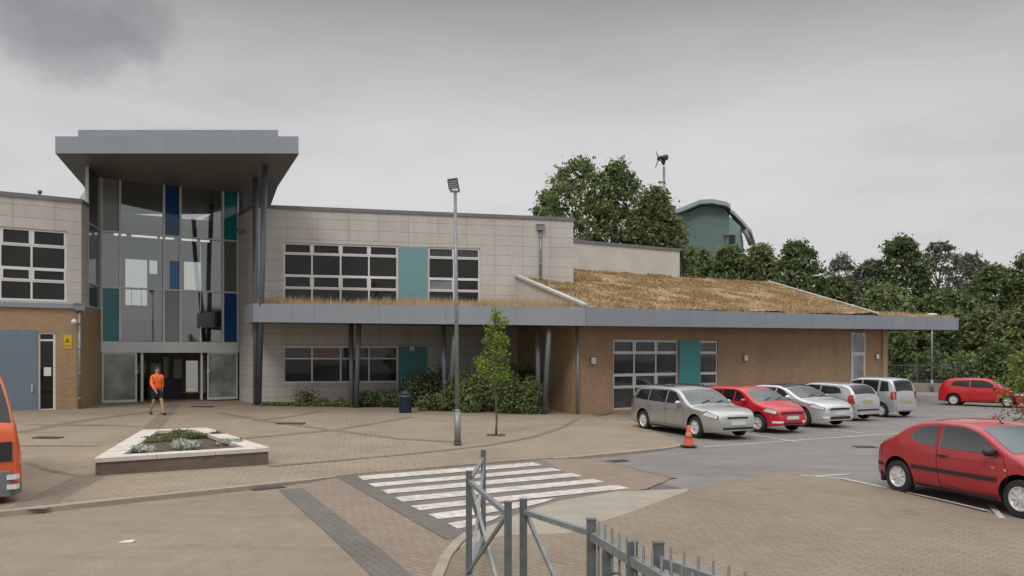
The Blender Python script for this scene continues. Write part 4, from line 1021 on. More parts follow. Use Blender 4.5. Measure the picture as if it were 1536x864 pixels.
lb = pg(686.5, 668)
lm = thing('floodlight_mast', 'tall grey lamp post with a tilted square floodlight in the middle of the forecourt', 'lamp post', tuple(lb))
ltop = at(682.8, 287, lb.y); lmid = lb.lerp(ltop, (668 - 617) / (668 - 287))
b = MB(); b.tube(lb, lmid, .085, .085, 16); b.tube(lmid, lmid + Vector((0, 0, .06)), .085, .055, 16); b.tube(lmid, ltop, .055, .042, 16); b.build('post', M['galv'], lm)
b = MB(); b.tube(lb - Vector((0, 0, .02)), lb + Vector((0, 0, .10)), .10, .10, 16); b.build('foot', M['iron'], lm)
b = MB(); c = ltop + Vector((-.03, -.06, .04)); b.bar(ltop - Vector((.12, 0, 0)), ltop + Vector((.12, 0, .0)), .06, .05); b.bar(ltop + Vector((-.11, 0, 0)), ltop + Vector((-.15, -.05, .14)), .02, .05); b.bar(ltop + Vector((.11, 0, 0)), ltop + Vector((.07, -.05, .14)), .02, .05); b.build('bracket', M['cap'], lm)
Rm = Matrix.Translation(ltop + Vector((-.05, -.06, .19))) @ Matrix.Rotation(R(-8), 4, 'Y') @ Matrix.Rotation(R(28), 4, 'X')
b = MB(); b.box(-.135, .135, -.06, .06, -.13, .13); b.bevel(.012); b.bm.transform(Rm); fl = b.build('floodlight', M['black'], lm)
b = MB()
for k in range(4): b.box(-.115, .115, -.066, -.061, -.10 + k * .055, -.07 + k * .055)
b.bm.transform(Rm); b.build('lens', M['alu'], fl)

# bin, cone, planter
bp = pg(608, 619)
bn = thing('litter_bin', 'dark blue round-topped litter bin at the end of the low clipped shrub', 'bin', tuple(bp))
b = MB(); b.lathe([(.22, 0), (.25, .05), (.25, .62), (.26, .64), (.26, .70), (.22, .82), (.12, .88)], n=20); b.build('body', M['bin_blue'], bn, local=True)
b = MB(); b.lathe([(.262, .645), (.262, .685)], n=20); b.build('band', M['cap'], bn, local=True)
b = MB(); b.bar((-.1, -.235, .75), (.1, -.235, .75), .04, .07); b.build('opening', M['black'], bn, local=True)
cp = ground(1033, 671.5, 0.0); cp.z = g(cp.x) + 0.03
cn = thing('traffic_cone', 'faded orange traffic cone by the kerb in front of the silver estate car', 'traffic cone', tuple(cp))
b = MB(); b.lathe([(.145, .03), (.135, .06), (.085, .30), (.045, .56), (.035, .575)], n=24); b.build('cone', M['orange'], cn, local=True)
b = MB(); b.box(-.19, .19, -.19, .19, 0, .035); b.bevel(.012); b.build('base', M['black'], cn, local=True)
M['sleeve'] = plain('faded_sleeve', (0.62, 0.18, 0.12), 0.5, var=.2)
b = MB(); b.lathe([(.104, .235), (.072, .385)], n=24); b.build('sleeve', M['sleeve'], cn, local=True)

FLp, FRp = pg(140, 714), pg(405.5, 697)
zp = .33
def back(px, py): 
    Y = (CAMZ - (PL + zp)) * F / ((py - HY) - SL * (px - CX)); x = (px - CX) / F * Y; return Vector((x, Y, 0))
BRp, BLp = back(311, 641), back(213, 643.5)
pl = [Vector((p.x, p.y, 0)) for p in (FLp, FRp, BRp, BLp)]
ctr = sum(pl, Vector()) / 4; zb = g(ctr.x) + PL
pt_ = thing('planter', 'raised triangular brick planter with pale stone coping before the entrance', 'planter', (ctr.x, ctr.y, zb))
def inset(poly, d):
    out = []; n = len(poly)
    for i in range(n):
        p0, p1, p2 = poly[i - 1], poly[i], poly[(i + 1) % n]; a = (p1 - p0).normalized(); c = (p2 - p1).normalized()
        n1 = Vector((-a.y, a.x, 0)); n2 = Vector((-c.y, c.x, 0)); k = d / (1 + n1.dot(n2)); out.append(p1 + (n1 + n2) * k)
    return out
b = MB(); ou = inset(pl, .03); L = 0
for i in range(4):
    p, q = ou[i], ou[(i + 1) % 4]; l = (q - p).length
    b.face([(p.x, p.y, zb - .3), (q.x, q.y, zb - .3), (q.x, q.y, zb + zp - .08), (p.x, p.y, zb + zp - .08)], [(L, 0), (L + l, 0), (L + l, zp + .22), (L, zp + .22)]); L += l
b.build('brickwork', M['planter_brick'], pt_)
b = MB(); inn_ = inset(pl, .42)
for i in range(4):
    p, q, r_, s_ = pl[i], pl[(i + 1) % 4], inn_[(i + 1) % 4], inn_[i]
    n = max(2, int((q - p).length / .9))
    for k in range(n):
        t0, t1_ = k / n + .0022, (k + 1) / n - .0022; P_ = [p.lerp(q, t0), p.lerp(q, t1_), s_.lerp(r_, t1_), s_.lerp(r_, t0)]
        b.hexa([(v.x, v.y, zb + zp - .08) for v in P_], [(v.x, v.y, zb + zp + random.uniform(-.004, .004)) for v in P_])
b.build('coping', M['stone'], pt_)
b = MB(); poly_grid(b, inset(pl, .40), lambda p: zb + zp - .09, .25, .035); b.build('soil', M['soil'], pt_, recalc=False)
def soil_at(px, py):
    Y = (CAMZ - (PL + zp - .06)) * F / ((py - HY) - SL * (px - CX)); x = (px - CX) / F * Y; return Vector((x, Y, zb + zp - .08))
for k, (px, py, rx, h, n, s_, mat, lab) in enumerate((
    (213, 676, .30, .16, 700, .035, 'leaf_silver', 'silvery plant in the near left corner of the planter'),
    (278, 672, .40, .24, 1300, .035, 'leaf_silver', 'largest silvery plant, in the middle of the planter'),
    (347, 667, .30, .17, 700, .035, 'leaf_silver', 'silvery plant in the right corner of the planter'),
    (240, 660, .55, .14, 1100, .035, 'leaf_olive', 'low olive weeds on the left side of the planter'),
    (268, 652, .30, .20, 450, .035, 'leaf_olive', 'tall weed at the back of the planter'),
    (304, 655, .45, .15, 800, .035, 'leaf_olive', 'low weeds on the right side of the planter'))):
    bush('low_plant', lab, soil_at(px, py), rx, rx * .8, h, n, s_, mat, 140 + k, 'plants in the planter', stems=4)
# ================================================================ VEHICLES
def paint(name, c, metal=0.0, rough=.32):
    m, nt, b = mat_base(name); v = coords(nt); n = noise_tex(nt, v, 3.5, 5, .65)
    nt.links.new(ramp(nt, n, [(.3, sc3(c, .90)), (.7, sc3(c, 1.06))]), b.inputs['Base Color'])
    b.inputs['Metallic'].default_value = metal; b.inputs['Roughness'].default_value = rough
    b.inputs['Coat Weight'].default_value = .7; b.inputs['Coat Roughness'].default_value = .06; return m
M['paint_silver'] = paint('silver_paint', (.47, .48, .455), .60, .30)
M['paint_white_silver'] = paint('pale_silver_paint', (.60, .61, .62), .50, .30)
M['paint_grey_silver'] = paint('grey_silver_paint', (.52, .53, .54), .55, .30)
M['paint_red'] = paint('red_paint', (.40, .018, .022), 0, .35)
M['paint_bright_red'] = paint('bright_red_paint', (.52, .012, .018), 0, .33)
M['paint_dark_red'] = paint('dark_red_paint', (.37, .020, .026), 0, .38)
M['paint_orange'] = paint('orange_paint', (.62, .100, .020), 0, .4)
M['car_glass'] = glassy('car_glass', (.018, .020, .021), .03, .4, 1.2, .5)
M['car_glass_sky_tint'] = glassy('car_glass_sky_tint', (.070, .100, .100), .02, .18, .8, .8)  # pale teal sky reflection of the near car put into the glass colour
M['screen'] = glassy('windscreen', (.085, .098, .10), .03, .3, 1.5, .6)
M['headlamp'] = plain('headlamp', (.78, .79, .78), .12, .1, coat=1.0)
M['tail'] = plain('tail_lamp', (.42, .012, .015), .15, coat=1.0)
M['plate_w'] = plain('number_plate', (.62, .62, .58), .5, var=.04)
M['plate_y'] = plain('rear_number_plate', (.46, .40, .16), .5, var=.04)
M['trim'] = plain('black_trim', (.022, .022, .024), .55)
M['seam'] = plain('panel_gap', (.010, .010, .010), .8)

def interp(pts, x):
    """smooth (monotone-ish) interpolation through the profile points"""
    if x <= pts[0][0]: return pts[0][1]
    if x >= pts[-1][0]: return pts[-1][1]
    for i in range(len(pts) - 1):
        if pts[i][0] <= x <= pts[i + 1][0]:
            x0, y0 = pts[i]; x1, y1 = pts[i + 1]; h = x1 - x0; t = (x - x0) / h
            def slope(j):
                if j == 0 or j == len(pts) - 1: 
                    k = 0 if j == 0 else len(pts) - 2
                    return (pts[k + 1][1] - pts[k][1]) / (pts[k + 1][0] - pts[k][0])
                a = (pts[j][1] - pts[j - 1][1]) / (pts[j][0] - pts[j - 1][0]); c = (pts[j + 1][1] - pts[j][1]) / (pts[j + 1][0] - pts[j][0])
                return 0 if a * c <= 0 else 2 * a * c / (a + c)
            m0, m1 = slope(i) * h, slope(i + 1) * h
            return (2 * t ** 3 - 3 * t * t + 1) * y0 + (t ** 3 - 2 * t * t + t) * m0 + (-2 * t ** 3 + 3 * t * t) * y1 + (t ** 3 - t * t) * m1
class Body:
    def __init__(s, L, W, H, top, bot=.20, belt=.93, tumble=.30, ftaper=.30, rtaper=.16, taperlen=.85):
        s.L, s.W, s.H, s.top_, s.bot_, s.belt, s.tum = L, W, H, top, bot, belt, tumble
        s.ft, s.rt, s.tl = ftaper, rtaper, taperlen
    def top(s, x): return interp(s.top_, x)
    def bot(s, x):
        e = max(0, (abs(x) - (s.L / 2 - .45)) / .45); return s.bot_ + .06 * e
    def plan(s, x):
        t = s.ft if x > 0 else s.rt; d = max(0.0, (abs(x) - (s.L / 2 - s.tl)) / s.tl)
        return s.W / 2 * (1 - t * d ** 2.6 - .02 * (x / s.L * 2) ** 2)
    def ys(s, x, z):
        w = s.plan(x); zz = min(z, s.belt)
        k = 1 - .035 * ((zz - .58) / .4) ** 2 - (.05 * max(0, (.36 - zz) / .16) if zz < .36 else 0)
        k += .010 * math.exp(-((zz - (s.belt - .10)) / .05) ** 2)
        return w * k - s.tum * max(0, z - s.belt) * (1 + .25 * max(0, z - s.belt))
    def rc(s, x): return max(.02, min(.085, (s.top(x) - s.bot(x)) * .22))
    def section(s, x, nside=13, narc=4, nroof=6):
        zt = s.top(x); zb = s.bot(x); rc = s.rc(x); cr = .035
        zl = zt - cr - rc; pts = []
        for i in range(nside):
            z = zb + (zl - zb) * i / (nside - 1); pts.append((s.ys(x, z), z))
        y0 = s.ys(x, zl)
        for i in range(1, narc + 1):
            a = math.pi / 2 * i / narc; pts.append((y0 - rc * 1.25 * (1 - math.cos(a)), zl + rc * math.sin(a)))
        yc = pts[-1][0]
        for i in range(1, nroof + 1):
            y = yc * (1 - i / nroof); pts.append((y, zt - cr * (y / yc) ** 2))
        return pts
    def roof_pt(s, x, y, off=0.0):
        yc = s.ys(x, s.top(x) - .035 - s.rc(x)) - s.rc(x) * 1.25
        e = .01; dz = (s.top(x + e) - s.top(x - e)) / (2 * e); n = Vector((-dz, .0, 1)).normalized()
        return Vector((x, y, s.top(x) - .035 * (y / max(.05, yc)) ** 2)) + n * off
    def roof_hw(s, x): return s.ys(x, s.top(x) - .035 - s.rc(x)) - s.rc(x) * 1.0
    def mesh(s, wheels, wr, mat, cuts=()):
        n = 64; X = [-s.L / 2 + s.L * i / n for i in range(n + 1)]
        X += [s.L / 2 - .015, s.L / 2 - .04, -s.L / 2 + .015, -s.L / 2 + .04] + [p[0] for p in s.top_]
        X = sorted(set(round(x, 4) for x in X)); X = [x for i, x in enumerate(X) if i == 0 or x - X[i - 1] > .008]
        bm = bmesh.new(); rows = []
        for x in X:
            P = s.section(x); ring = [(x, -y, z) for y, z in P] + [(x, y, z) for y, z in P[-2::-1]]
            rows.append([bm.verts.new(p) for p in ring])
        for a, b in zip(rows, rows[1:]):
            m = len(a)
            for i in range(m): bm.faces.new((a[i], b[i], b[(i + 1) % m], a[(i + 1) % m]))
        bm.faces.new(rows[0]); bm.faces.new(rows[-1][::-1])
        bmesh.ops.recalc_face_normals(bm, faces=bm.faces[:])
        me = bpy.data.meshes.new('body'); bm.to_mesh(me); bm.free(); me.materials.append(mat); me.materials.append(M['black']); me.materials.append(M['car_inside'])
        o = bpy.data.objects.new('body', me); COL.objects.link(o)
        cb = MB()
        for wx in wheels:
            for sg in (-1, 1):
                hw = s.W / 2; y0, y1 = sg * (hw - .30), sg * (hw + .3)
                cb.tube((wx, y0, wr + .02), (wx, y1, wr + .02), wr + .062, n=40, mi=1)
        for poly in cuts:                        # see-through window openings
            cxp = sum(p[0] for p in poly) / len(poly); czp = sum(p[1] for p in poly) / len(poly)
            q = [(cxp + (x - cxp) * .975, czp + (z - czp) * .965) for x, z in poly]
            va = [cb.bm.verts.new((x, -1.2, z)) for x, z in q]; vb = [cb.bm.verts.new((x, 1.2, z)) for x, z in q]
            fs = [cb.bm.faces.new(va), cb.bm.faces.new(vb[::-1])] + [cb.bm.faces.new((va[i], vb[i], vb[(i + 1) % len(q)], va[(i + 1) % len(q)])) for i in range(len(q))]
            for f in fs: f.material_index = 2
        cm = bpy.data.meshes.new('cut'); bmesh.ops.recalc_face_normals(cb.bm, faces=cb.bm.faces[:]); cb.bm.to_mesh(cm); cb.bm.free(); cm.materials.append(mat); cm.materials.append(M['black']); cm.materials.append(M['car_inside'])
        co = bpy.data.objects.new('cut', cm); COL.objects.link(co)
        md = o.modifiers.new('b', 'BOOLEAN'); md.object = co; md.operation = 'DIFFERENCE'; md.solver = 'EXACT'
        dg = bpy.context.evaluated_depsgraph_get(); ev = o.evaluated_get(dg)
        me2 = bpy.data.meshes.new_from_object(ev); me2.name = 'body'
        bpy.data.objects.remove(o); bpy.data.objects.remove(co); bpy.data.meshes.remove(me); bpy.data.meshes.remove(cm)
        for p in me2.polygons: p.use_smooth = True
        me2.set_sharp_from_angle(angle=R(42)); return me2
    # patches lying on the body
    def side(s, b, poly, sg, off, cuts=3, mi=0):
        bm = bmesh.new(); f = bm.faces.new([bm.verts.new((x, z, 0)) for x, z in poly]); bmesh.ops.triangulate(bm, faces=[f])
        for _ in range(cuts):
            ed = [e for e in bm.edges if e.calc_length() > .09]
            if not ed: break
            bmesh.ops.subdivide_edges(bm, edges=ed, cuts=1); bmesh.ops.triangulate(bm, faces=[f for f in bm.faces if len(f.verts) > 3])
        mp = {}
        for v in bm.verts:
            x, z = v.co.x, v.co.y; mp[v] = b.bm.verts.new((x, sg * (s.ys(x, z) + off), z))
        for f in bm.faces:
            vs = [mp[v] for v in f.verts]; nf = b.bm.faces.new(vs if sg < 0 else vs[::-1]); nf.smooth = True; nf.material_index = mi
            nf.normal_update()
            if nf.normal.y * sg < 0: nf.normal_flip()
        bm.free()
    def topp(s, b, x0, x1, m0, m1, off, inset=.03, nx=10, ny=10):
        rows = []
        for i in range(nx + 1):
            t = i / nx; x = x0 + (x1 - x0) * t; hw = (s.roof_hw(x) - (m0 + (m1 - m0) * t))
            rows.append([b.bm.verts.new(s.roof_pt(x, hw * (2 * j / ny - 1), off)) for j in range(ny + 1)])
        for a, c in zip(rows, rows[1:]):
            for j in range(ny):
                f = b.bm.faces.new((a[j], c[j], c[j + 1], a[j + 1])); f.smooth = True; f.normal_update()
                if f.normal.z < 0: f.normal_flip()
    def xend(s, y, end):
        y = abs(y); X1 = s.L / 2
        if y <= s.plan(end * X1) * .985: return end * X1
        lo, hi = X1 - s.tl, X1
        for _ in range(30):
            m = (lo + hi) / 2
            if s.plan(end * m) * .985 > y: lo = m
            else: hi = m
        return end * lo
    def front(s, b, y0, y1, z0, z1, end=1, off=.012, n=10, thick=.0, z0b=None, z1b=None):
        rows = []
        for i in range(n + 1):
            t = i / n; y = y0 + (y1 - y0) * t; a = z0 + ((z0b if z0b is not None else z0) - z0) * t; c = z1 + ((z1b if z1b is not None else z1) - z1) * t
            x = s.xend(y, end) + end * off
            rows.append((b.bm.verts.new((x, y, a)), b.bm.verts.new((x, y, c)), b.bm.verts.new((x - end * .06, y, c)), b.bm.verts.new((x - end * .06, y, a))))
        for p, q in zip(rows, rows[1:]):
            for k in range(4): b.bm.faces.new((p[k], q[k], q[(k + 1) % 4], p[(k + 1) % 4]))
        b.bm.faces.new(rows[0]); b.bm.faces.new(rows[-1][::-1])
WHEELS = {}
def wheel_meshes(wr, style, mat):
    k = (round(wr, 3), style)
    if k in WHEELS: return WHEELS[k]
    b = MB(); rr = wr * .66; w = .095
    b.lathe([(rr, -w), (wr * .93, -w), (wr * .985, -w * .75), (wr, -w * .35), (wr, w * .35), (wr * .985, w * .75), (wr * .93, w), (rr, w), (rr - .012, w * .8), (rr - .03, w * .2)], axis='Y', n=36)
    t = b.build('wheel', M['dark_rubber'], smooth=35); tm = t.data; bpy.data.objects.remove(t)
    b = MB(); ns = {'alloy5': 5, 'cap8': 8, 'steel': 6}[style]
    b.lathe([(rr, .055), (rr + .004, .085), (rr - .018, .088), (rr - .032, .06), (rr - .05, .045)], axis='Y', n=36)
    b.lathe([(.002, .085), (.04, .082), (.062, .068), (.07, .04)], axis='Y', n=16)
    for i in range(ns):
        a = 2 * math.pi * i / ns; wd = {'alloy5': .040, 'cap8': .026, 'steel': .060}[style]
        d = Vector((math.cos(a), 0, math.sin(a))); e = Vector((-math.sin(a), 0, math.cos(a)))
        p, q = d * .05, d * (rr - .02)
        b.hexa([p - e * wd * .5 + Vector((0, .045, 0)), p + e * wd * .5 + Vector((0, .045, 0)), p + e * wd * .7 + Vector((0, .078, 0)), p - e * wd * .7 + Vector((0, .078, 0))],
               [q - e * wd * 1.1 + Vector((0, .045, 0)), q + e * wd * 1.1 + Vector((0, .045, 0)), q + e * wd * 1.1 + Vector((0, .074, 0)), q - e * wd * 1.1 + Vector((0, .074, 0))])
    r_ = b.build('rim', M[mat], smooth=35); rm = r_.data; bpy.data.objects.remove(r_)
    WHEELS[k] = (tm, rm); return WHEELS[k]
def add_wheels(root, bd, wheels, wr, style, track_in=.115, mat='rim'):
    tm, rm = wheel_meshes(wr, style, mat)
    for wx in wheels:
        for sg in (-1, 1):
            o = link('wheel', tm, root); o.location = (wx, sg * (bd.W / 2 - track_in), wr); r_ = link('rim', rm, o)
            if sg < 0: o.rotation_euler = (0, 0, math.pi)
            o.rotation_euler.y = random.uniform(0, 6)
def seam_line(bd, b, pts, sg, w=.010, off=.0035):
    for (x0, z0), (x1, z1) in zip(pts, pts[1:]):
        n = max(1, int(math.hypot(x1 - x0, z1 - z0) / .08)); d = Vector((x1 - x0, z1 - z0)).normalized(); q = Vector((-d.y, d.x)) * w / 2
        for i in range(n):
            a = (x0 + (x1 - x0) * i / n, z0 + (z1 - z0) * i / n); c = (x0 + (x1 - x0) * (i + 1) / n, z0 + (z1 - z0) * (i + 1) / n)
            P = [(a[0] - q.x, a[1] - q.y), (c[0] - q.x, c[1] - q.y), (c[0] + q.x, c[1] + q.y), (a[0] + q.x, a[1] + q.y)]
            f = b.face([(x, sg * (bd.ys(x, z) + off), z) for x, z in P]); f.normal_update()
            if f.normal.y * sg < 0: f.normal_flip()
def car(name, label, loc, head, bd, wheels, wr, paint_, style='alloy5', windows=(), screen=None, rear=None, seams=(), handles=(), mirror=None, glass='car_glass',
        screen_mat='screen', headlamp=None, tail=None, grille=None, lower_grille=None, plates=(True, True), strip_=None, rubrail=None, extras=None, group='cars parked at the school', sill=True, roofrails=False, antenna=None, cat='car', roof_mat=None, see_through=False):
    ang = math.atan2(head[1], head[0]); root = thing(name, label, cat, (loc[0], loc[1], g(loc[0]) + .010), ang, group)
    body = link('body', bd.mesh(wheels, wr, M[paint_], windows if see_through else ()), root)
    for sg in (-1, 1):
        for poly in windows:
            b = MB(); bd.side(b, poly, sg, .006); b.build('window', M[glass], root, local=True, recalc=False)
        for pts in seams:
            b = MB(); seam_line(bd, b, pts, sg); b.build('panel_gap', M['seam'], root, local=True, recalc=False)
        for hx_, hz_ in handles:
            b = MB(); y = sg * (bd.ys(hx_, hz_) + .012); b.box(hx_ - .09, hx_ + .09, y - .014, y + .014, hz_ - .016, hz_ + .016); b.bevel(.008); b.build('handle', M['trim'] if paint_ == 'paint_dark_red' else M[paint_], root, local=True)
        if mirror:
            mx, mz, mm = mirror; y = sg * (bd.ys(mx, mz) + .11)
            b = MB(); b.sphere((mx, y, mz), .1, .75, 1.15, .72, 14); b.bar((mx + .05, sg * (bd.ys(mx, mz) - .03), mz - .05), (mx + .02, y, mz - .03), .05, .04); b.build('mirror', M[mm], root, local=True, smooth=50)
        if headlamp:
            cxh = sum(p[0] for p in headlamp) / 4; czh = sum(p[1] for p in headlamp) / 4
            b = MB(); bd.side(b, [(min(bd.L / 2 - .004, cxh + (x - cxh) * 1.10), czh + (z - czh) * 1.22) for x, z in headlamp], sg, .006); b.build('headlight_surround', M['trim'], root, local=True, recalc=False)
            b = MB(); bd.side(b, headlamp, sg, .010); b.build('headlight', M['headlamp'], root, local=True, recalc=False)
        if tail:
            zt_l = [p[1] for p in tail]; xr_ = -bd.L / 2
            b = MB(); bd.side(b, tail, sg, .010); (bd.front(b, sg * bd.plan(xr_ + .10) * .80, sg * bd.plan(xr_ + .10) * .91, min(zt_l), min(bd.top(xr_ + .04) - .06, max(zt_l)), -1, .014) if bd.H > 1.6 and bd.H < 2 else None); b.build('tail_light', M['tail'], root, local=True, recalc=False)
        if rubrail:
            b = MB(); (xa, za), (xb, zb_) = rubrail
            bd.side(b, [(xa, za - .028), (xb, zb_ - .028), (xb, zb_ + .028), (xa, za + .028)], sg, .016); bd.side(b, [(xa, za - .034), (xb, zb_ - .034), (xb, zb_ + .034), (xa, za + .034)], sg, .008)
            b.build('rub_strip', M['trim'], root, local=True, recalc=False)
        if sill:
            b = MB(); bd.side(b, [(wheels[0] + wr + .09, .205), (wheels[1] - wr - .09, .205), (wheels[1] - wr - .09, .255), (wheels[0] + wr + .09, .255)], sg, .006); b.build('sill', M['trim'], root, local=True, recalc=False)
        if roofrails:
            b = MB(); pts = [bd.roof_pt(x, sg * (bd.roof_hw(x) - .06), .05) for x in [roofrails[0] + (roofrails[1] - roofrails[0]) * i / 8 for i in range(9)]]
            for a, c in zip(pts, pts[1:]): b.tube(a, c, .018, n=8)
            b.build('roof_rail', M['trim'], root, local=True)
    if screen:
        b = MB(); bd.topp(b, screen[0], screen[1], screen[2], screen[3], .006); b.build('windscreen', M[screen_mat], root, local=True, recalc=False)
        b = MB(); x = screen[1]
        for sg in (-.45, .25):
            b.bar(bd.roof_pt(x - .02, sg * bd.roof_hw(x), .02), bd.roof_pt(x - .16, (sg + .5) * bd.roof_hw(x) * .9, .02), .018, .018)
        b.build('wiper', M['trim'], root, local=True)
    if rear:
        b = MB(); bd.topp(b, rear[0], rear[1], rear[2], rear[3], .006); b.build('rear_window', M[glass], root, local=True, recalc=False)
    if roof_mat:
        b = MB(); bd.topp(b, roof_mat[0], roof_mat[1], 0.0, 0.0, .004); b.build('roof_panel', M[roof_mat[2]], root, local=True, recalc=False)
    for G in ([grille] if grille else []) + ([lower_grille] if lower_grille else []):
        b = MB(); bd.front(b, -G[0], G[0], G[1], G[2]); b.build('grille', M['trim'], root, local=True)
    if plates[0]:
        b = MB(); bd.front(b, -.26, .26, plates[0] - .055, plates[0] + .055, 1, .024); b.build('number_plate', M['plate_w'], root, local=True)
    if plates[1]:
        b = MB(); bd.front(b, -.26, .26, plates[1] - .055, plates[1] + .055, -1, .024); b.build('number_plate', M['plate_y'], root, local=True)
    if extras: extras(root, bd)
    if antenna:
        b = MB(); p = bd.roof_pt(antenna, 0); b.tube(p, p + Vector((-.14, 0, .16)), .010, .006, 6); b.sphere(p, .03, 1.3, 1, .5, 8); b.build('aerial', M['trim'], root, local=True)
    add_wheels(root, bd, wheels, wr, style)
    return root
M['car_inside'] = plain('car_interior', (.42, .47, .46), .9)
def by_wheel(wx, wy, h, off, ht, side):
    """car centre from the ground point of one wheel: off along the heading, ht to that side (+1 left)"""
    l = Vector((-h.y, h.x)); c = Vector((wx, wy)) - Vector((h.x, h.y)) * off - l * (ht * side); return (c.x, c.y)
H0 = Vector((.40, -.917)).normalized(); H1 = Vector((.46, -.888)).normalized()
# --- silver estate ---
L = 4.72; bd = Body(L, 1.80, 1.50, [(-2.36, .80), (-2.33, .92), (-2.25, 1.10), (-2.02, 1.38), (-1.75, 1.47), (-1.0, 1.505), (-.1, 1.50), (.35, 1.42), (1.12, 1.02), (1.3, .97), (1.9, .90), (2.20, .82), (2.315, .73), (2.36, .60)], belt=.95, tumble=.30)
car('estate_car', 'silver estate car with roof rails, parked next to the traffic cone', by_wheel(5.6, 24.2, H0, 1.43, .78, -1), H0, bd, (-1.40, 1.43), .325, 'paint_silver', 'alloy5',
    windows=([(-2.0, 1.06), (-1.15, 1.01), (-1.15, 1.36), (-1.72, 1.35)], [(-1.09, 1.01), (-.14, .99), (-.14, 1.38), (-1.09, 1.37)], [(-.07, .99), (.78, .98), (.30, 1.33), (-.07, 1.38)]),
    screen=(.40, 1.13, .03, .02), rear=(-2.08, -2.30, .05, .08), seams=([(-1.12, .98), (-1.10, .62), (-.95, .32)], [(-.105, .98), (-.10, .30)], [(.86, .96), (.92, .55), (.84, .30)], [(-.95, .31), (.84, .31)]),
    handles=((-.98, .86), (-.0, .85)), mirror=(.70, 1.02, 'paint_silver'), headlamp=[(1.82, .72), (2.26, .62), (2.29, .72), (1.95, .835)], tail=[(-2.34, .80), (-2.18, .80), (-2.12, 1.12), (-2.22, 1.08)],
    grille=(.36, .625, .675), lower_grille=(.55, .30, .37), plates=(.49, .72), roofrails=(-1.8, -.05))
# --- red hatchback ---
def hatch(L, W, H, belt=.93): 
    k = H / 1.46; h = L / 2
    return Body(L, W, H, [(-h, .70), (-h + .03, .90), (-h + .12, 1.08 * k), (-h + .38, 1.36 * k), (-h + .70, 1.43 * k), (-.45, 1.46 * k), (.1, 1.45 * k), (.45, 1.37 * k), (1.10, 1.03), (1.25, .98), (h - .38, .885), (h - .13, .80), (h - .04, .71), (h, .58)], belt=belt, tumble=.30)
def hatch_glass(h, H, three=False):
    k = H / 1.46; r = -h + .62
    a = [[(r - .02, 1.08), (-.48, .99), (-.48, 1.33 * k), (r + .30, 1.30 * k), (r + .10, 1.25 * k)], [(-.41, .99), (.82, .97), (.42, 1.25 * k), (.12, 1.35 * k), (-.41, 1.345 * k)]]
    if not three: a = [[(r - .02, 1.10), (-.52, 1.0), (-.52, 1.33 * k), (r + .30, 1.30 * k), (r + .10, 1.25 * k)], [(-.46, 1.0), (.10, .98), (.10, 1.355 * k), (-.46, 1.345 * k)], [(.17, .98), (.80, .97), (.42, 1.25 * k), (.17, 1.35 * k)]]
    return a
bd = hatch(3.97, 1.69, 1.46)
def polo_x(root, bd):
    b = MB()
    for sg in (-1, 1): bd.front(b, sg * .42, sg * .70, .335, .40, 1, .014)
    b.build('fog_light', M['headlamp'], root, local=True)
car('hatchback', 'bright red hatchback parked nose out between the silver estate and the white-silver car', by_wheel(8.1, 26.2, H1, 1.25, .73, -1), H1, bd, (-1.22, 1.25), .305, 'paint_bright_red', 'alloy5',
    windows=hatch_glass(1.985, 1.46), screen=(.48, 1.12, .03, .02), rear=(-1.60, -1.88, .05, .07), seams=([(-.48, .97), (-.44, .30)], [(.14, .96), (.14, .30)], [(.86, .94), (.92, .5), (.82, .30)], [(-.44, .31), (.82, .31)]),
    handles=((-.32, .84), (.28, .83)), mirror=(.70, 1.01, 'paint_bright_red'), headlamp=[(1.50, .71), (1.89, .63), (1.92, .73), (1.62, .81)], tail=[(-1.95, .75), (-1.78, .75), (-1.76, 1.0), (-1.86, 1.02)],
    grille=(.46, .635, .69), lower_grille=(.40, .28, .35), plates=(.50, .75), extras=polo_x)
# --- pale silver saloon-like car with dark roof ---
L = 4.60; bd = Body(L, 1.84, 1.46, [(-2.30, .85), (-2.26, 1.0), (-2.1, 1.10), (-1.75, 1.20), (-1.2, 1.38), (-.6, 1.455), (0, 1.46), (.4, 1.38), (1.25, 1.03), (1.4, .99), (1.9, .91), (2.14, .83), (2.25, .74), (2.30, .60)], belt=.96, tumble=.32)
def c5_x(root, bd):
    b = MB(); bd.front(b, -.36, .36, .70, .715, 1, .02); b.build('chrome_bar', M['alu'], root, local=True)
    b = MB()
    for sg in (-1, 1): bd.front(b, sg * .52, sg * .72, .34, .42, 1, .014)
    b.build('fog_light', M['headlamp'], root, local=True)
car('saloon_car', 'pale silver saloon with a dark roof, parked nose out right of the bright red hatchback', by_wheel(10.4, 28.5, H1, 1.40, .80, -1), H1, bd, (-1.35, 1.40), .33, 'paint_white_silver', 'alloy5',
    windows=([(-1.55, 1.05), (-.72, 1.0), (-.72, 1.32), (-1.15, 1.28)], [(-.66, 1.0), (.05, .99), (.05, 1.34), (-.66, 1.33)], [(.12, .99), (.92, .985), (.42, 1.27), (.12, 1.335)]),
    screen=(.46, 1.24, .03, .02), rear=(-1.05, -1.72, .05, .05), seams=([(-.69, .98), (-.66, .30)], [(.085, .98), (.09, .3)], [(.98, .96), (1.02, .5), (.95, .3)], [(-.66, .31), (.95, .31)]),
    handles=((-.55, .86), (.2, .85)), mirror=(.82, 1.03, 'white'), headlamp=[(1.70, .73), (2.19, .64), (2.22, .73), (1.85, .84)], tail=[(-2.27, .85), (-2.1, .85), (-2.1, 1.0), (-2.2, 1.0)],
    grille=(.48, .635, .685), lower_grille=(.50, .30, .40), plates=(.51, .8), extras=c5_x, roof_mat=(-1.0, .40, 'car_glass'))
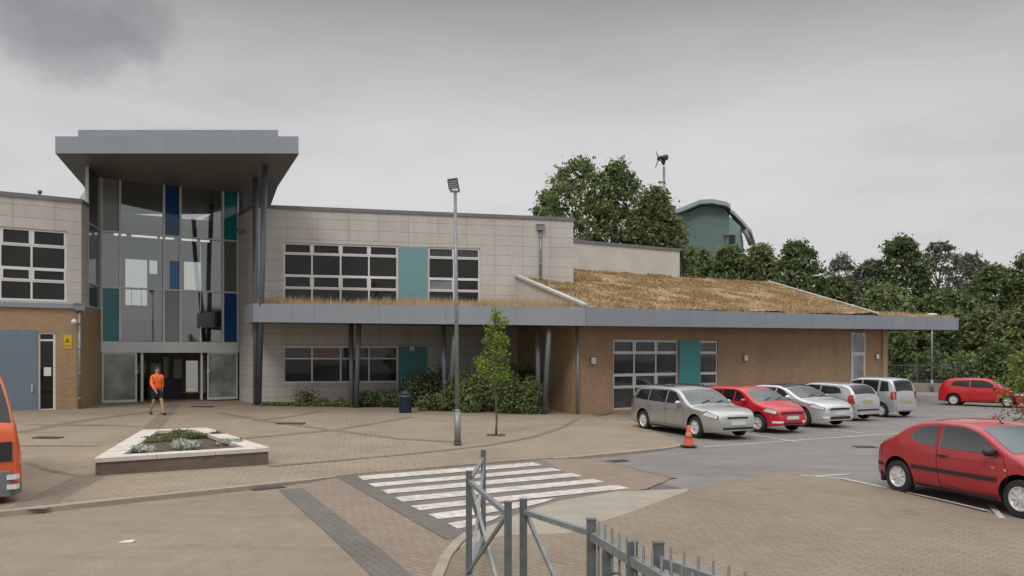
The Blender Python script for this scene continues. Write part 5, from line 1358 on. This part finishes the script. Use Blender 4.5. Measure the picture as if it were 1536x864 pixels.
# --- silver hatch, tail towards us ---
bd = hatch(4.18, 1.71, 1.47)
def cor_x(root, bd):
    b = MB(); bd.front(b, -.62, .62, .40, .46, -1, .016); b.build('bumper_line', M['trim'], root, local=True)
    b = MB(); b.tube((-2.02, .35, .27), (-2.14, .35, .27), .03); b.build('exhaust', M['alu'], root, local=True)
    b = MB(); bd.front(b, -.18, .18, .83, .86, -1, .018); b.build('chrome_bar', M['white'], root, local=True)
car('hatchback', 'silver hatchback parked nose in with its red tail light showing, right of the pale saloon', by_wheel(14.2, 32.3, -H1, -1.30, .74, -1), -H1, bd, (-1.30, 1.30), .31, 'paint_grey_silver', 'alloy5',
    windows=hatch_glass(2.09, 1.47, True), screen=(.48, 1.12, .03, .02), rear=(-1.66, -1.985, .04, .05), seams=([(-.44, .97), (-.42, .30)], [(.88, .94), (.92, .5), (.84, .30)], [(-.42, .31), (.84, .31)]),
    handles=((-.26, .84),), mirror=(.70, 1.01, 'paint_grey_silver'), headlamp=[(1.60, .66), (2.0, .56), (2.03, .66), (1.72, .76)], tail=[(-2.085, .68), (-1.80, .68), (-1.80, .98), (-2.0, 1.03)],
    grille=(.46, .575, .645), plates=(.45, .74), extras=cor_x)
# --- small tall silver car ---
L = 3.50; bd = Body(L, 1.62, 1.66, [(-1.75, .80), (-1.735, 1.0), (-1.68, 1.25), (-1.56, 1.52), (-1.40, 1.615), (-.8, 1.66), (.0, 1.65), (.30, 1.58), (.95, 1.10), (1.1, 1.04), (1.5, .92), (1.64, .84), (1.72, .74), (1.75, .6)], belt=.98, tumble=.20, ftaper=.26, rtaper=.12, taperlen=.6)
def agi_x(root, bd):
    b = MB(); bd.front(b, -.60, .60, .30, .50, -1, .05); b.bevel(.02); b.build('bumper', M['paint_grey_silver'], root, local=True)
    b = MB(); b.tube(bd.roof_pt(.25, 0), bd.roof_pt(.25, 0) + Vector((.22, 0, .3)), .006, .004, 5); b.build('aerial', M['trim'], root, local=True)
    b = MB(); bd.front(b, -.33, -.12, .66, .70, -1, .015); b.build('badge', M['plate_y'], root, local=True)
car('hatchback', 'small tall boxy silver car parked nose in at the right end of the row', by_wheel(15.5, 33.5, -H1, -1.17, .70, 1), -H1, bd, (-1.17, 1.19), .285, 'paint_grey_silver', 'steel',
    windows=([(-1.52, 1.10), (-1.10, 1.08), (-1.10, 1.50), (-1.40, 1.48)], [(-.98, 1.07), (-.24, 1.05), (-.24, 1.54), (-.98, 1.53)], [(-.16, 1.05), (.70, 1.03), (.26, 1.48), (-.16, 1.54)]),
    screen=(.34, .96, .03, .02), rear=(-1.53, -1.715, .02, .05), seams=([(-1.03, 1.0), (-1.0, .32)], [(-.2, 1.0), (-.2, .32)], [(.76, 1.0), (.76, .32)], [(-.8, .32), (.76, .32)]),
    handles=((-.86, .93), (-.06, .92)), mirror=(.62, 1.06, 'trim'), tail=[(-1.74, .76), (-1.60, .76), (-1.58, 1.06), (-1.69, 1.08)], headlamp=[(1.35, .72), (1.66, .66), (1.69, .76), (1.45, .86)],
    grille=(.4, .60, .66), plates=(.48, .70), extras=agi_x)
# --- distant red hatch ---
HF = Vector((.75, -.66)).normalized()
bd = hatch(3.95, 1.72, 1.48)
car('hatchback', 'distant bright red hatchback side-on at the far right, partly behind leaves', (24.9, 42.3), HF, bd, (-1.22, 1.27), .305, 'paint_bright_red', 'alloy5',
    windows=hatch_glass(1.975, 1.48, True), screen=(.48, 1.12, .03, .02), rear=(-1.60, -1.88, .05, .07), seams=([(-.44, .97), (-.42, .30)], [(.88, .94), (.92, .5), (.84, .30)], [(-.42, .31), (.84, .31)]),
    handles=((-.26, .84),), mirror=(.70, 1.01, 'paint_bright_red'), headlamp=[(1.45, .70), (1.90, .60), (1.93, .70), (1.55, .82)], tail=[(-1.93, .85), (-1.74, .85), (-1.70, 1.12), (-1.80, 1.16)], plates=(.5, .7))
# --- near red three-door ---
H2 = Vector((.33, -.944)).normalized(); h = 1.86
bd = Body(3.72, 1.65, 1.43, [(-h, .62), (-h + .02, .78), (-h + .07, .90), (-h + .20, .985), (-1.40, 1.09), (-1.12, 1.265), (-.90, 1.355), (-.70, 1.40), (-.35, 1.43), (.0, 1.425), (.33, 1.36), (1.02, 1.015), (1.16, .965), (h - .42, .80), (h - .14, .66), (h - .04, .58), (h, .50)], belt=.925, tumble=.31, rtaper=.17, ftaper=.34)
def p_x(root, bd):
    b = MB()
    for sg in (-1, 1): bd.side(b, [(.925, .70), (.985, .70), (.985, .74), (.925, .74)], sg, .012)
    b.build('indicator', M['repeater'], root, local=True, recalc=False)
    b = MB()
    for sg in (-1, 1): bd.side(b, [(-h + .02, .46), (-1.64, .46), (-1.66, .52), (-h + .02, .52)], sg, .008)
    b.build('bumper_strip', M['trim'], root, local=True, recalc=False)
    for sg in (-1, 1):                          # front seats seen through the side windows
        b = MB(); b.hexa([(-.16, sg * .36 - .24, .90), (-.02, sg * .36 - .24, .90), (-.02, sg * .36 + .24, .90), (-.16, sg * .36 + .24, .90)], [(-.26, sg * .36 - .18, 1.10), (-.17, sg * .36 - .18, 1.10), (-.17, sg * .36 + .18, 1.10), (-.26, sg * .36 + .18, 1.10)]); b.bevel(.03)
        b.box(-.28, -.20, sg * .36 - .11, sg * .36 + .11, 1.13, 1.28); b.tube((-.24, sg * .36, 1.06), (-.24, sg * .36, 1.16), .03, n=8)
        b.build('seat', M['seat_cloth'], root, local=True)
    b = MB(); b.box(-1.74, -1.67, -.72, -.58, .16, .36); b.build('mud_flap', M['trim'], root, local=True)
    b = MB()
    for sg in (-1, 1): bd.side(b, [(.70, .715), (.77, .71), (.77, .755), (.70, .76)], sg, .008)
    b.build('badge', M['badge'], root, local=True, recalc=False)
M['car_clear'] = clear_glass('car_clear_glass', (.80, .90, .88), 2.9); M['seat_cloth'] = plain('seat_cloth', (.09, .09, .095), .9)
M['repeater'] = plain('repeater_lamp', (.62, .25, .12), .3); M['badge'] = plain('side_badge', (.42, .22, .12), .4)
wq = [[(-.99, 1.12), (-.94, 1.03), (-.80, .975), (-.42, .945), (-.42, 1.315), (-.68, 1.29), (-.88, 1.225)],
      [(-.33, .94), (.86, .945), (.60, 1.12), (.36, 1.255), (.10, 1.325), (-.33, 1.328)]]
car('three_door_car', 'dark red three-door hatchback with black side strip, the nearest car, at the right edge', (8.31 + H2.x * .05, 13.98 + H2.y * .05), H2, bd, (-1.26, 1.18), .300, 'paint_dark_red', 'cap8',
    windows=wq, screen=(.36, 1.03, .02, .01), rear=(-.98, -1.58, .05, .06), screen_mat='car_glass_sky_tint', glass='car_clear', see_through=True,
    seams=([(-.375, .92), (-.36, .60), (-.30, .28)], [(.90, .93), (1.0, .62), (.90, .32), (.86, .28)], [(-.30, .285), (.86, .285)], [(-.375, 1.33), (-.375, .93)]),
    handles=((-.24, .815),), mirror=(.72, .985, 'trim'), headlamp=[(1.30, .64), (1.80, .50), (1.84, .58), (1.45, .76)], tail=[(-h + .03, .66), (-h + .12, .66), (-h + .16, .86), (-h + .08, .84)],
    grille=(.40, .40, .46), plates=(.35, .62), rubrail=((-.92, .545), (.80, .545)), extras=p_x, antenna=.22)

# --- orange van at the left edge ---
bd = Body(5.0, 1.95, 2.15, [(-2.5, 1.2), (-2.47, 1.7), (-2.40, 2.05), (-2.2, 2.14), (-.5, 2.15), (1.3, 2.15), (1.75, 2.10), (1.98, 1.98), (2.36, 1.36), (2.43, 1.24), (2.48, 1.08), (2.5, .55)], bot=.16, belt=1.30, tumble=.16, ftaper=.10, rtaper=.04, taperlen=.30)
HV = Vector((.62, -.785)).normalized()
vs = ground(0, 765, .25)
def van_x(root, bd):
    for sg in (-1, 1):
        for z_ in (.27, .42):
            b = MB(); bd.front(b, sg * .72, sg * .90, z_, z_ + .075, 1, .075); b.build('headlight', M['headlamp'], root, local=True)
    b = MB(); bd.front(b, -.96, .96, .16, .56, 1, .06); b.bevel(.02); b.build('bumper', M['van_bumper'], root, local=True)
M['van_bumper'] = plain('grey_bumper', (.17, .175, .185), .5)
vc = Vector((-7.78, 12.45)) - HV * 2.5 - Vector((-HV.y, HV.x)) * 0.0 + Vector((-HV.y, HV.x)) * -.80
car('van', 'orange van with dark windows and grey bumper, cut off by the left edge', (vc.x, vc.y), HV, bd, (-1.6, 1.45), .34, 'paint_orange', 'steel',
    windows=([(1.02, 1.32), (2.22, 1.32), (1.88, 1.86), (1.70, 1.92), (1.02, 1.92)], [(-.2, 1.22), (.92, 1.22), (.92, 1.90), (-.2, 1.90)], [(-2.2, 1.22), (-.3, 1.22), (-.3, 1.90), (-2.2, 1.90)]),
    screen=(1.96, 2.38, -.02, -.03), seams=([(.96, 1.95), (.96, .35)],), handles=((1.08, 1.18),), grille=(.80, .70, 1.00), plates=(.34, .8), extras=van_x, group=None, cat='van', sill=False, screen_mat='car_glass')

# ================================================================ RAILINGS IN FRONT
def fpost(parent, px, pytop, h=1.3, w=.062, cap=True):
    Y = (CAMZ - h) * F / (pytop - HY); p = at(px, pytop, Y); z0 = g(p.x) + .03
    b = MB(); hw = w / 2; b.box(p.x - hw, p.x + hw, p.y - hw, p.y + hw, z0 - .2, p.z); b.bevel(.006)
    b.box(p.x - hw - .003, p.x + hw + .003, p.y - hw - .003, p.y + hw + .003, p.z - .004, p.z + .006)
    b.build('post', M['galv_dark'], parent); return p
def rails(parent, p, q, ztop=-.10, zlow=-1.05, r=.018, xbrace=True, single=False, name=True):
    d = (q - p); d.z = 0; d.normalize(); a = p + d * .03; c = q - d * .03
    b = MB(); b.bar(a + Vector((0, 0, ztop)), c + Vector((0, 0, ztop)), .04, .04); b.build('rail', M['galv'], parent)
    b = MB(); b.bar(a + Vector((0, 0, zlow)), c + Vector((0, 0, zlow)), .04, .04); b.build('rail', M['galv'], parent)
    if xbrace:
        nrm = Vector((-d.y, d.x, 0)) * .016
        b = MB(); b.bar(a + nrm + Vector((0, 0, ztop - .03)), c + nrm + Vector((0, 0, zlow + .03)), .028, .028); b.build('brace', M['galv'], parent)
        if not single:
            b = MB(); b.bar(a - nrm + Vector((0, 0, zlow + .03)), c - nrm + Vector((0, 0, ztop - .03)), .028, .028); b.build('brace', M['galv'], parent)
b0 = ground(703, 890, 0.03)
f1 = thing('guard_railing', 'galvanised corner railing with crossed braces beside the zebra crossing', 'railing', tuple(b0))
pA = fpost(f1, 703.5, 707); pB = fpost(f1, 725, 675.5); pC = fpost(f1, 762, 753)
rails(f1, pB, pA); rails(f1, pA, pC)
f2 = thing('guard_railing', 'galvanised railing section with one diagonal brace, across the gap from the corner railing', 'railing', tuple(ground(785, 985, .03)))
pD = fpost(f2, 785, 749); pE = fpost(f2, 887, 779, w=.066)
rails(f2, pD, pE, single=True)
# barred section with pickets standing up through the flat rail
def barred(parent, p, q, n, ztop, up_, stile=None, wide=.05):
    d = (q - p); L_ = d.length; d.z = 0; d.normalize()
    b = MB(); b.bar(p + d * .03 + Vector((0, 0, ztop)), q + Vector((0, 0, ztop)), .052, .062); b.build('rail', M['galv'], parent)
    b = MB(); b.bar(p + d * .03 + Vector((0, 0, ztop - .95)), q + Vector((0, 0, ztop - .95)), .045, .05); b.build('rail', M['galv'], parent)
    for k in range(n):
        c = p + d * (.12 + k * .125)
        if (c - p).length > L_: break
        b = MB(); b.tube(c + Vector((0, 0, ztop - 1.02)), c + Vector((0, 0, ztop + up_)), .0085, n=8); b.build('picket', M['galv_dark'], parent)
f3 = thing('barred_railing', 'galvanised barred railing with pickets rising through its thick flat top rail, in the near foreground', 'railing', (pE.x, pE.y, g(pE.x) + .03))
pe = pE.copy(); pe.z = 1.3; q = Vector((1.16, 3.65, 1.3)); dd = (q - pe); dd.z = 0; dd.normalize()
barred(f3, pe + dd * .02, q, 16, -.115, .13)
pF = fpost(f3, 948.5, 812.5, w=.062)
b = MB(); c = pe + dd * .30; b.box(c.x - .035, c.x + .035, c.y - .03, c.y + .03, g(0.6) + .02, 1.15); b.bevel(.006); b.build('stile', M['galv_dark'], f3)
b = MB(); c = pe + dd * .45 + Vector((0, 0, -.42)); b.box(c.x - .05, c.x + .05, c.y - .035, c.y + .035, c.z - .08, c.z + .08); b.bevel(.012); b.tube(c + Vector((-.03, 0, .08)), c + Vector((-.03, 0, .15)), .008); b.tube(c + Vector((.03, 0, .08)), c + Vector((.03, 0, .15)), .008); b.tube(c + Vector((-.034, 0, .15)), c + Vector((.034, 0, .15)), .008); b.build('lock', M['iron'], f3)
f4 = thing('barred_railing', 'second barred railing starting from the last square post, near the bottom edge of the picture', 'railing', (.93, 5.09, g(.93) + .03))
pG = fpost(f4, 987.5, 813.5, w=.064)
pg_ = pG.copy(); barred(f4, pg_, Vector((1.75, 3.6, pG.z)), 10, -.115, .11)

# ================================================================ RIGHT-EDGE SHRUB TREE
rb_ = Vector((17.15, 26.0, g(17.15)))
rt = thing('rowan_tree', 'bright green tree with red berries reaching in at the right edge before the distant car', 'tree', tuple(rb_))
random.seed(5); bm = bmesh.new(); bb = MB(); tk = MB(); sp_ = [Vector((.0, 0, -.1)), Vector((.05, 0, .9)), Vector((.1, .05, 1.7)), Vector((.0, .1, 2.5)), Vector((-.1, .1, 3.3))]
for i in range(4): tk.tube(sp_[i], sp_[i + 1], .09 - i * .018, .09 - (i + 1) * .018, 8, caps=False)
for k in range(80):
    t = random.random(); z0_ = .7 + 2.4 * t; a = random.uniform(0, 6.283); ln = random.uniform(.7, 1.65) * (1 - .3 * t)
    p = Vector((0.05, 0, z0_)); e = p + Vector((math.cos(a) * ln, math.sin(a) * ln, random.uniform(-.7, .35)))
    m_ = p.lerp(e, .5) + Vector((0, 0, .22)); tk.tube(p, m_, .022, .013, 5, caps=False); tk.tube(m_, e, .013, .004, 5, caps=False)
    for j in range(26):
        u_ = random.uniform(.25, 1.05); c = (p.lerp(m_, u_ * 2) if u_ < .5 else m_.lerp(e, u_ * 2 - 1)) + rand_unit() * .16
        leaf_quad(bm, c, random.uniform(.05, .10), .40)
    if k % 3 == 0:
        for j in range(9 if e.z < 1.6 else 2): bb.sphere(e + rand_unit() * .16 + Vector((0, 0, -.04)), random.uniform(.025, .04), seg=6)
tk.build('trunk', M['bark'], rt, local=True); props(bb.build('berries', M['berry'], rt, local=True), kind='stuff')
me = bpy.data.meshes.new('crown'); bm.to_mesh(me); bm.free(); me.materials.append(M['leaf_bright']); link('crown', me, rt)

# ================================================================ PERSON
def skin(name, chains, mat, parent, levels=2):
    """chains: list of [(point, radius), ...]; the first chain's first point is the root; equal points are joined"""
    me = bpy.data.meshes.new(name); verts = []; idx = {}; edges = []; rad = []
    def vid(p, r):
        k = tuple(round(c, 4) for c in p)
        if k not in idx: idx[k] = len(verts); verts.append(p); rad.append(r)
        return idx[k]
    for ch in chains:
        ids = [vid(p, r) for p, r in ch]; edges += list(zip(ids, ids[1:]))
    me.from_pydata(verts, edges, []); o = bpy.data.objects.new(name, me); COL.objects.link(o)
    o.modifiers.new('s', 'SKIN'); o.modifiers.new('d', 'SUBSURF').levels = levels
    for i, sv in enumerate(me.skin_vertices[0].data):
        rr = rad[i]; sv.radius = rr if isinstance(rr, tuple) else (rr, rr); sv.use_root = (i == 0)
    dg = bpy.context.evaluated_depsgraph_get(); m2 = bpy.data.meshes.new_from_object(o.evaluated_get(dg)); m2.name = name
    bpy.data.objects.remove(o); bpy.data.meshes.remove(me)
    for p in m2.polygons: p.use_smooth = True
    m2.materials.clear(); m2.materials.append(mat); return link(name, m2, parent)
M['skin'] = plain('skin', (.45, .27, .19), .6, var=.06); M['hivis'] = plain('orange_jacket', (.90, .155, .03), .7, var=.12, scale=8)
M['shorts'] = plain('black_shorts', (.014, .014, .018), .85); M['hair'] = plain('dark_hair', (.05, .035, .025), .8); M['silver_tape'] = plain('reflective_tape', (.55, .55, .5), .4)
pp = ground(235, 622.5, PL)
ps = thing('person', 'person in an orange jacket and black shorts walking out of the glass entrance', 'person', tuple(pp), R(-38))
# local frame: x forward, y left; mid-stride, left leg ahead
hip = (0, 0, .94); chest = (.03, 0, 1.30); neck = (.03, 0, 1.50); head = (.05, 0, 1.64)
legL = [(hip, .11), ((.0, .10, .88), .085), ((.17, .10, .50), .058), ((.27, .10, .11), .038), ((.36, .10, .05), .036), ((.45, .10, .04), .028)]
legR = [(hip, .11), ((.0, -.10, .88), .085), ((-.02, -.10, .49), .058), ((-.26, -.10, .17), .038), ((-.25, -.10, .07), .036), ((-.17, -.10, .03), .028)]
spine = [(hip, .11), ((.01, 0, 1.10), .105), (chest, .108), ((.03, 0, 1.43), .085), (neck, .052), ((.045, 0, 1.57), .066), ((.05, 0, 1.66), (.088, .08)), ((.045, 0, 1.74), .062)]
def arm(sg, fwd):
    sh = ((.03, sg * .17, 1.42), .056); el = ((.03 + fwd * .16 - .02, sg * .25, 1.14), .042); wr_ = ((.12 + fwd * .30, sg * .22, .95), .028); hd = ((.15 + fwd * .33, sg * .215, .88), (.034, .02))
    ch = [((.03, 0, 1.43), .085), sh, el, wr_, hd]; fingers = []
    for k in range(4):
        o_ = (k - 1.5) * .018; ln = (.07, .08, .075, .058)[k]
        fingers.append([hd, ((hd[0][0] + .012 + o_, sg * .212, .85), .0095), ((hd[0][0] + .02 + o_, sg * .205, .85 - ln * .55), .0085), ((hd[0][0] + .012 + o_, sg * .195, .85 - ln), .0075)])
    fingers.append([hd, ((hd[0][0] + .045, sg * .20, .865), .0105), ((hd[0][0] + .06, sg * .19, .83), .009)])
    return [ch] + fingers
chains = [spine, legL, legR] + arm(1, -.5) + arm(-1, .6)
skin('body', chains, M['skin'], ps)
skin('jacket', [[((.01, 0, .91), (.15, .19)), ((.01, 0, 1.10), (.138, .165)), (chest, (.15, .185)), ((.03, 0, 1.44), (.11, .135)), ((.035, 0, 1.50), .072)],
                [((.03, 0, 1.44), (.115, .15)), ((.03, .18, 1.425), .078), ((-.07, .255, 1.15), .062), ((-.03, .225, .985), .05)],
                [((.03, 0, 1.44), (.115, .15)), ((.03, -.18, 1.425), .078), ((.105, -.255, 1.15), .062), ((.27, -.225, .985), .05)]], M['hivis'], ps)
skin('shorts', [[((.0, 0, 1.00), (.135, .165)), ((.0, 0, .90), (.13, .15)), ((.035, .10, .84), .108), ((.13, .10, .58), .092)], [((.0, 0, .90), (.13, .15)), ((.0, -.10, .84), .108), ((-.01, -.10, .57), .092)]], M['shorts'], ps)
for nm, pts in (('shoe', [((.25, .10, .08), .055), ((.33, .10, .055), .052), ((.46, .10, .045), .042)]), ('shoe', [((-.275, -.10, .14), .055), ((-.25, -.10, .075), .052), ((-.15, -.10, .035), .040)])):
    skin(nm, [pts], M['black'], ps)
b = MB(); b.sphere((.03, 0, 1.70), .098, 1.02, .90, .95, 16); bmesh.ops.bisect_plane(b.bm, geom=b.bm.verts[:] + b.bm.edges[:] + b.bm.faces[:], plane_co=(.075, 0, 1.665), plane_no=(.75, 0, -.66), clear_outer=True); b.build('hair', M['hair'], ps, local=True, smooth=60)
b = MB(); b.sphere((.142, 0, 1.645), .016, .9, .7, 1.4, 8)
for sg in (-1, 1): b.sphere((.04, sg * .083, 1.65), .026, .8, .4, 1.2, 8)
b.build('nose_and_ears', M['skin'], ps, local=True)
b = MB()
for sg in (-1, 1): b.sphere((.132, sg * .032, 1.665), .012, .6, 1, .8, 8)
b.bar((.133, -.024, 1.602), (.133, .024, 1.602), .008, .008); b.build('eyes_and_mouth', M['hair'], ps, local=True)

# ================================================================ SKY, SUN, CAMERA
w = bpy.data.worlds.new('World'); sc.world = w; w.use_nodes = True; nt = w.node_tree; bg = nt.nodes['Background']
sky = N(nt, 'ShaderNodeTexSky', sky_type='NISHITA'); sky.sun_disc = False; sky.sun_elevation = R(48); sky.sun_rotation = R(200); sky.air_density = 1.0; sky.dust_density = 4.0
tc = N(nt, 'ShaderNodeTexCoord'); sep = N(nt, 'ShaderNodeSeparateXYZ'); nt.links.new(tc.outputs['Generated'], sep.inputs[0])
K = 1.0
grad = ramp(nt, sep.outputs['Z'], [(0.0, (5.5, 5.45, 5.55)), (.19, (5.8, 5.74, 5.86)), (.265, (5.5, 5.42, 5.52)), (.337, (4.3, 4.20, 4.30)), (.41, (2.75, 2.67, 2.74)), (.52, (4.2, 4.2, 4.3)), (.70, (13, 13, 13.2)), (1.0, (17, 17, 17.2))])
mp = N(nt, 'ShaderNodeMapping'); mp.inputs['Scale'].default_value = (1.3, 1.3, 4.2); nt.links.new(tc.outputs['Generated'], mp.inputs['Vector'])
n1 = noise_tex(nt, mp.outputs['Vector'], 1.7, 7, .55)
cl = ramp(nt, n1, [(.32, (.86, .86, .87)), (.48, (1.0, 1.0, 1.0)), (.64, (1.08, 1.075, 1.07))])
c1 = mixc(nt, 1.0, grad, cl, 'MULTIPLY')
# the dark cloud at the upper left
n2 = N(nt, 'ShaderNodeTexNoise'); n2.inputs['Scale'].default_value = 6.5; n2.inputs['Detail'].default_value = 7; n2.inputs['Roughness'].default_value = .55; nt.links.new(tc.outputs['Generated'], n2.inputs['Vector'])
addv = N(nt, 'ShaderNodeVectorMath', operation='MULTIPLY_ADD'); nt.links.new(n2.outputs['Color'], addv.inputs[0]); addv.inputs[1].default_value = (.26, .0, .17); 
nt.links.new(tc.outputs['Generated'], addv.inputs[2])
dv = Vector((-.540, 1, .415)).normalized()
sub = N(nt, 'ShaderNodeVectorMath', operation='SUBTRACT'); nt.links.new(addv.outputs[0], sub.inputs[0]); sub.inputs[1].default_value = dv + Vector((.13, 0, .085))
scl = N(nt, 'ShaderNodeVectorMath', operation='MULTIPLY'); nt.links.new(sub.outputs[0], scl.inputs[0]); scl.inputs[1].default_value = (9.0, 2.0, 17.0)
ln_ = N(nt, 'ShaderNodeVectorMath', operation='LENGTH'); nt.links.new(scl.outputs[0], ln_.inputs[0])
dk = ramp(nt, ln_.outputs['Value'], [(.25, (.60, .61, .63)), (.60, (.74, .745, .76)), (.82, (.94, .94, .945)), (1.0, (1, 1, 1))])
c2 = mixc(nt, 1.0, c1, dk, 'MULTIPLY')
hs = N(nt, 'ShaderNodeHueSaturation'); hs.inputs['Saturation'].default_value = .35; nt.links.new(sky.outputs[0], hs.inputs['Color'])
fin = mixc(nt, .94, hs.outputs[0], c2)
nt.links.new(fin, bg.inputs['Color']); bg.inputs['Strength'].default_value = .10
sd = bpy.data.lights.new('sun', 'SUN'); sd.energy = .9; sd.angle = R(14); sd.color = (1, .96, .90); so = bpy.data.objects.new('sun', sd); COL.objects.link(so)
so.rotation_euler = (R(42), 0, R(-20)); so.location = (0, 0, 30)
cam = bpy.data.cameras.new('camera'); cam.sensor_width = 36; cam.lens = 36 * F / 1536; cam.shift_y = (HY - 432) / 1536; cam.clip_end = 3000; cam.clip_start = .05
co = bpy.data.objects.new('camera', cam); COL.objects.link(co); co.location = (0, 0, CAMZ); co.rotation_euler = (R(90), 0, 0); sc.camera = co
vs_ = sc.view_settings; vs_.view_transform = 'Standard'; vs_.look = 'None'; vs_.exposure = 0.2; vs_.gamma = 1; vs_.use_curve_mapping = False
sc.cycles.use_denoising = True; sc.cycles.max_bounces = 6; sc.cycles.transparent_max_bounces = 12; sc.cycles.caustics_reflective = False; sc.cycles.caustics_refractive = False
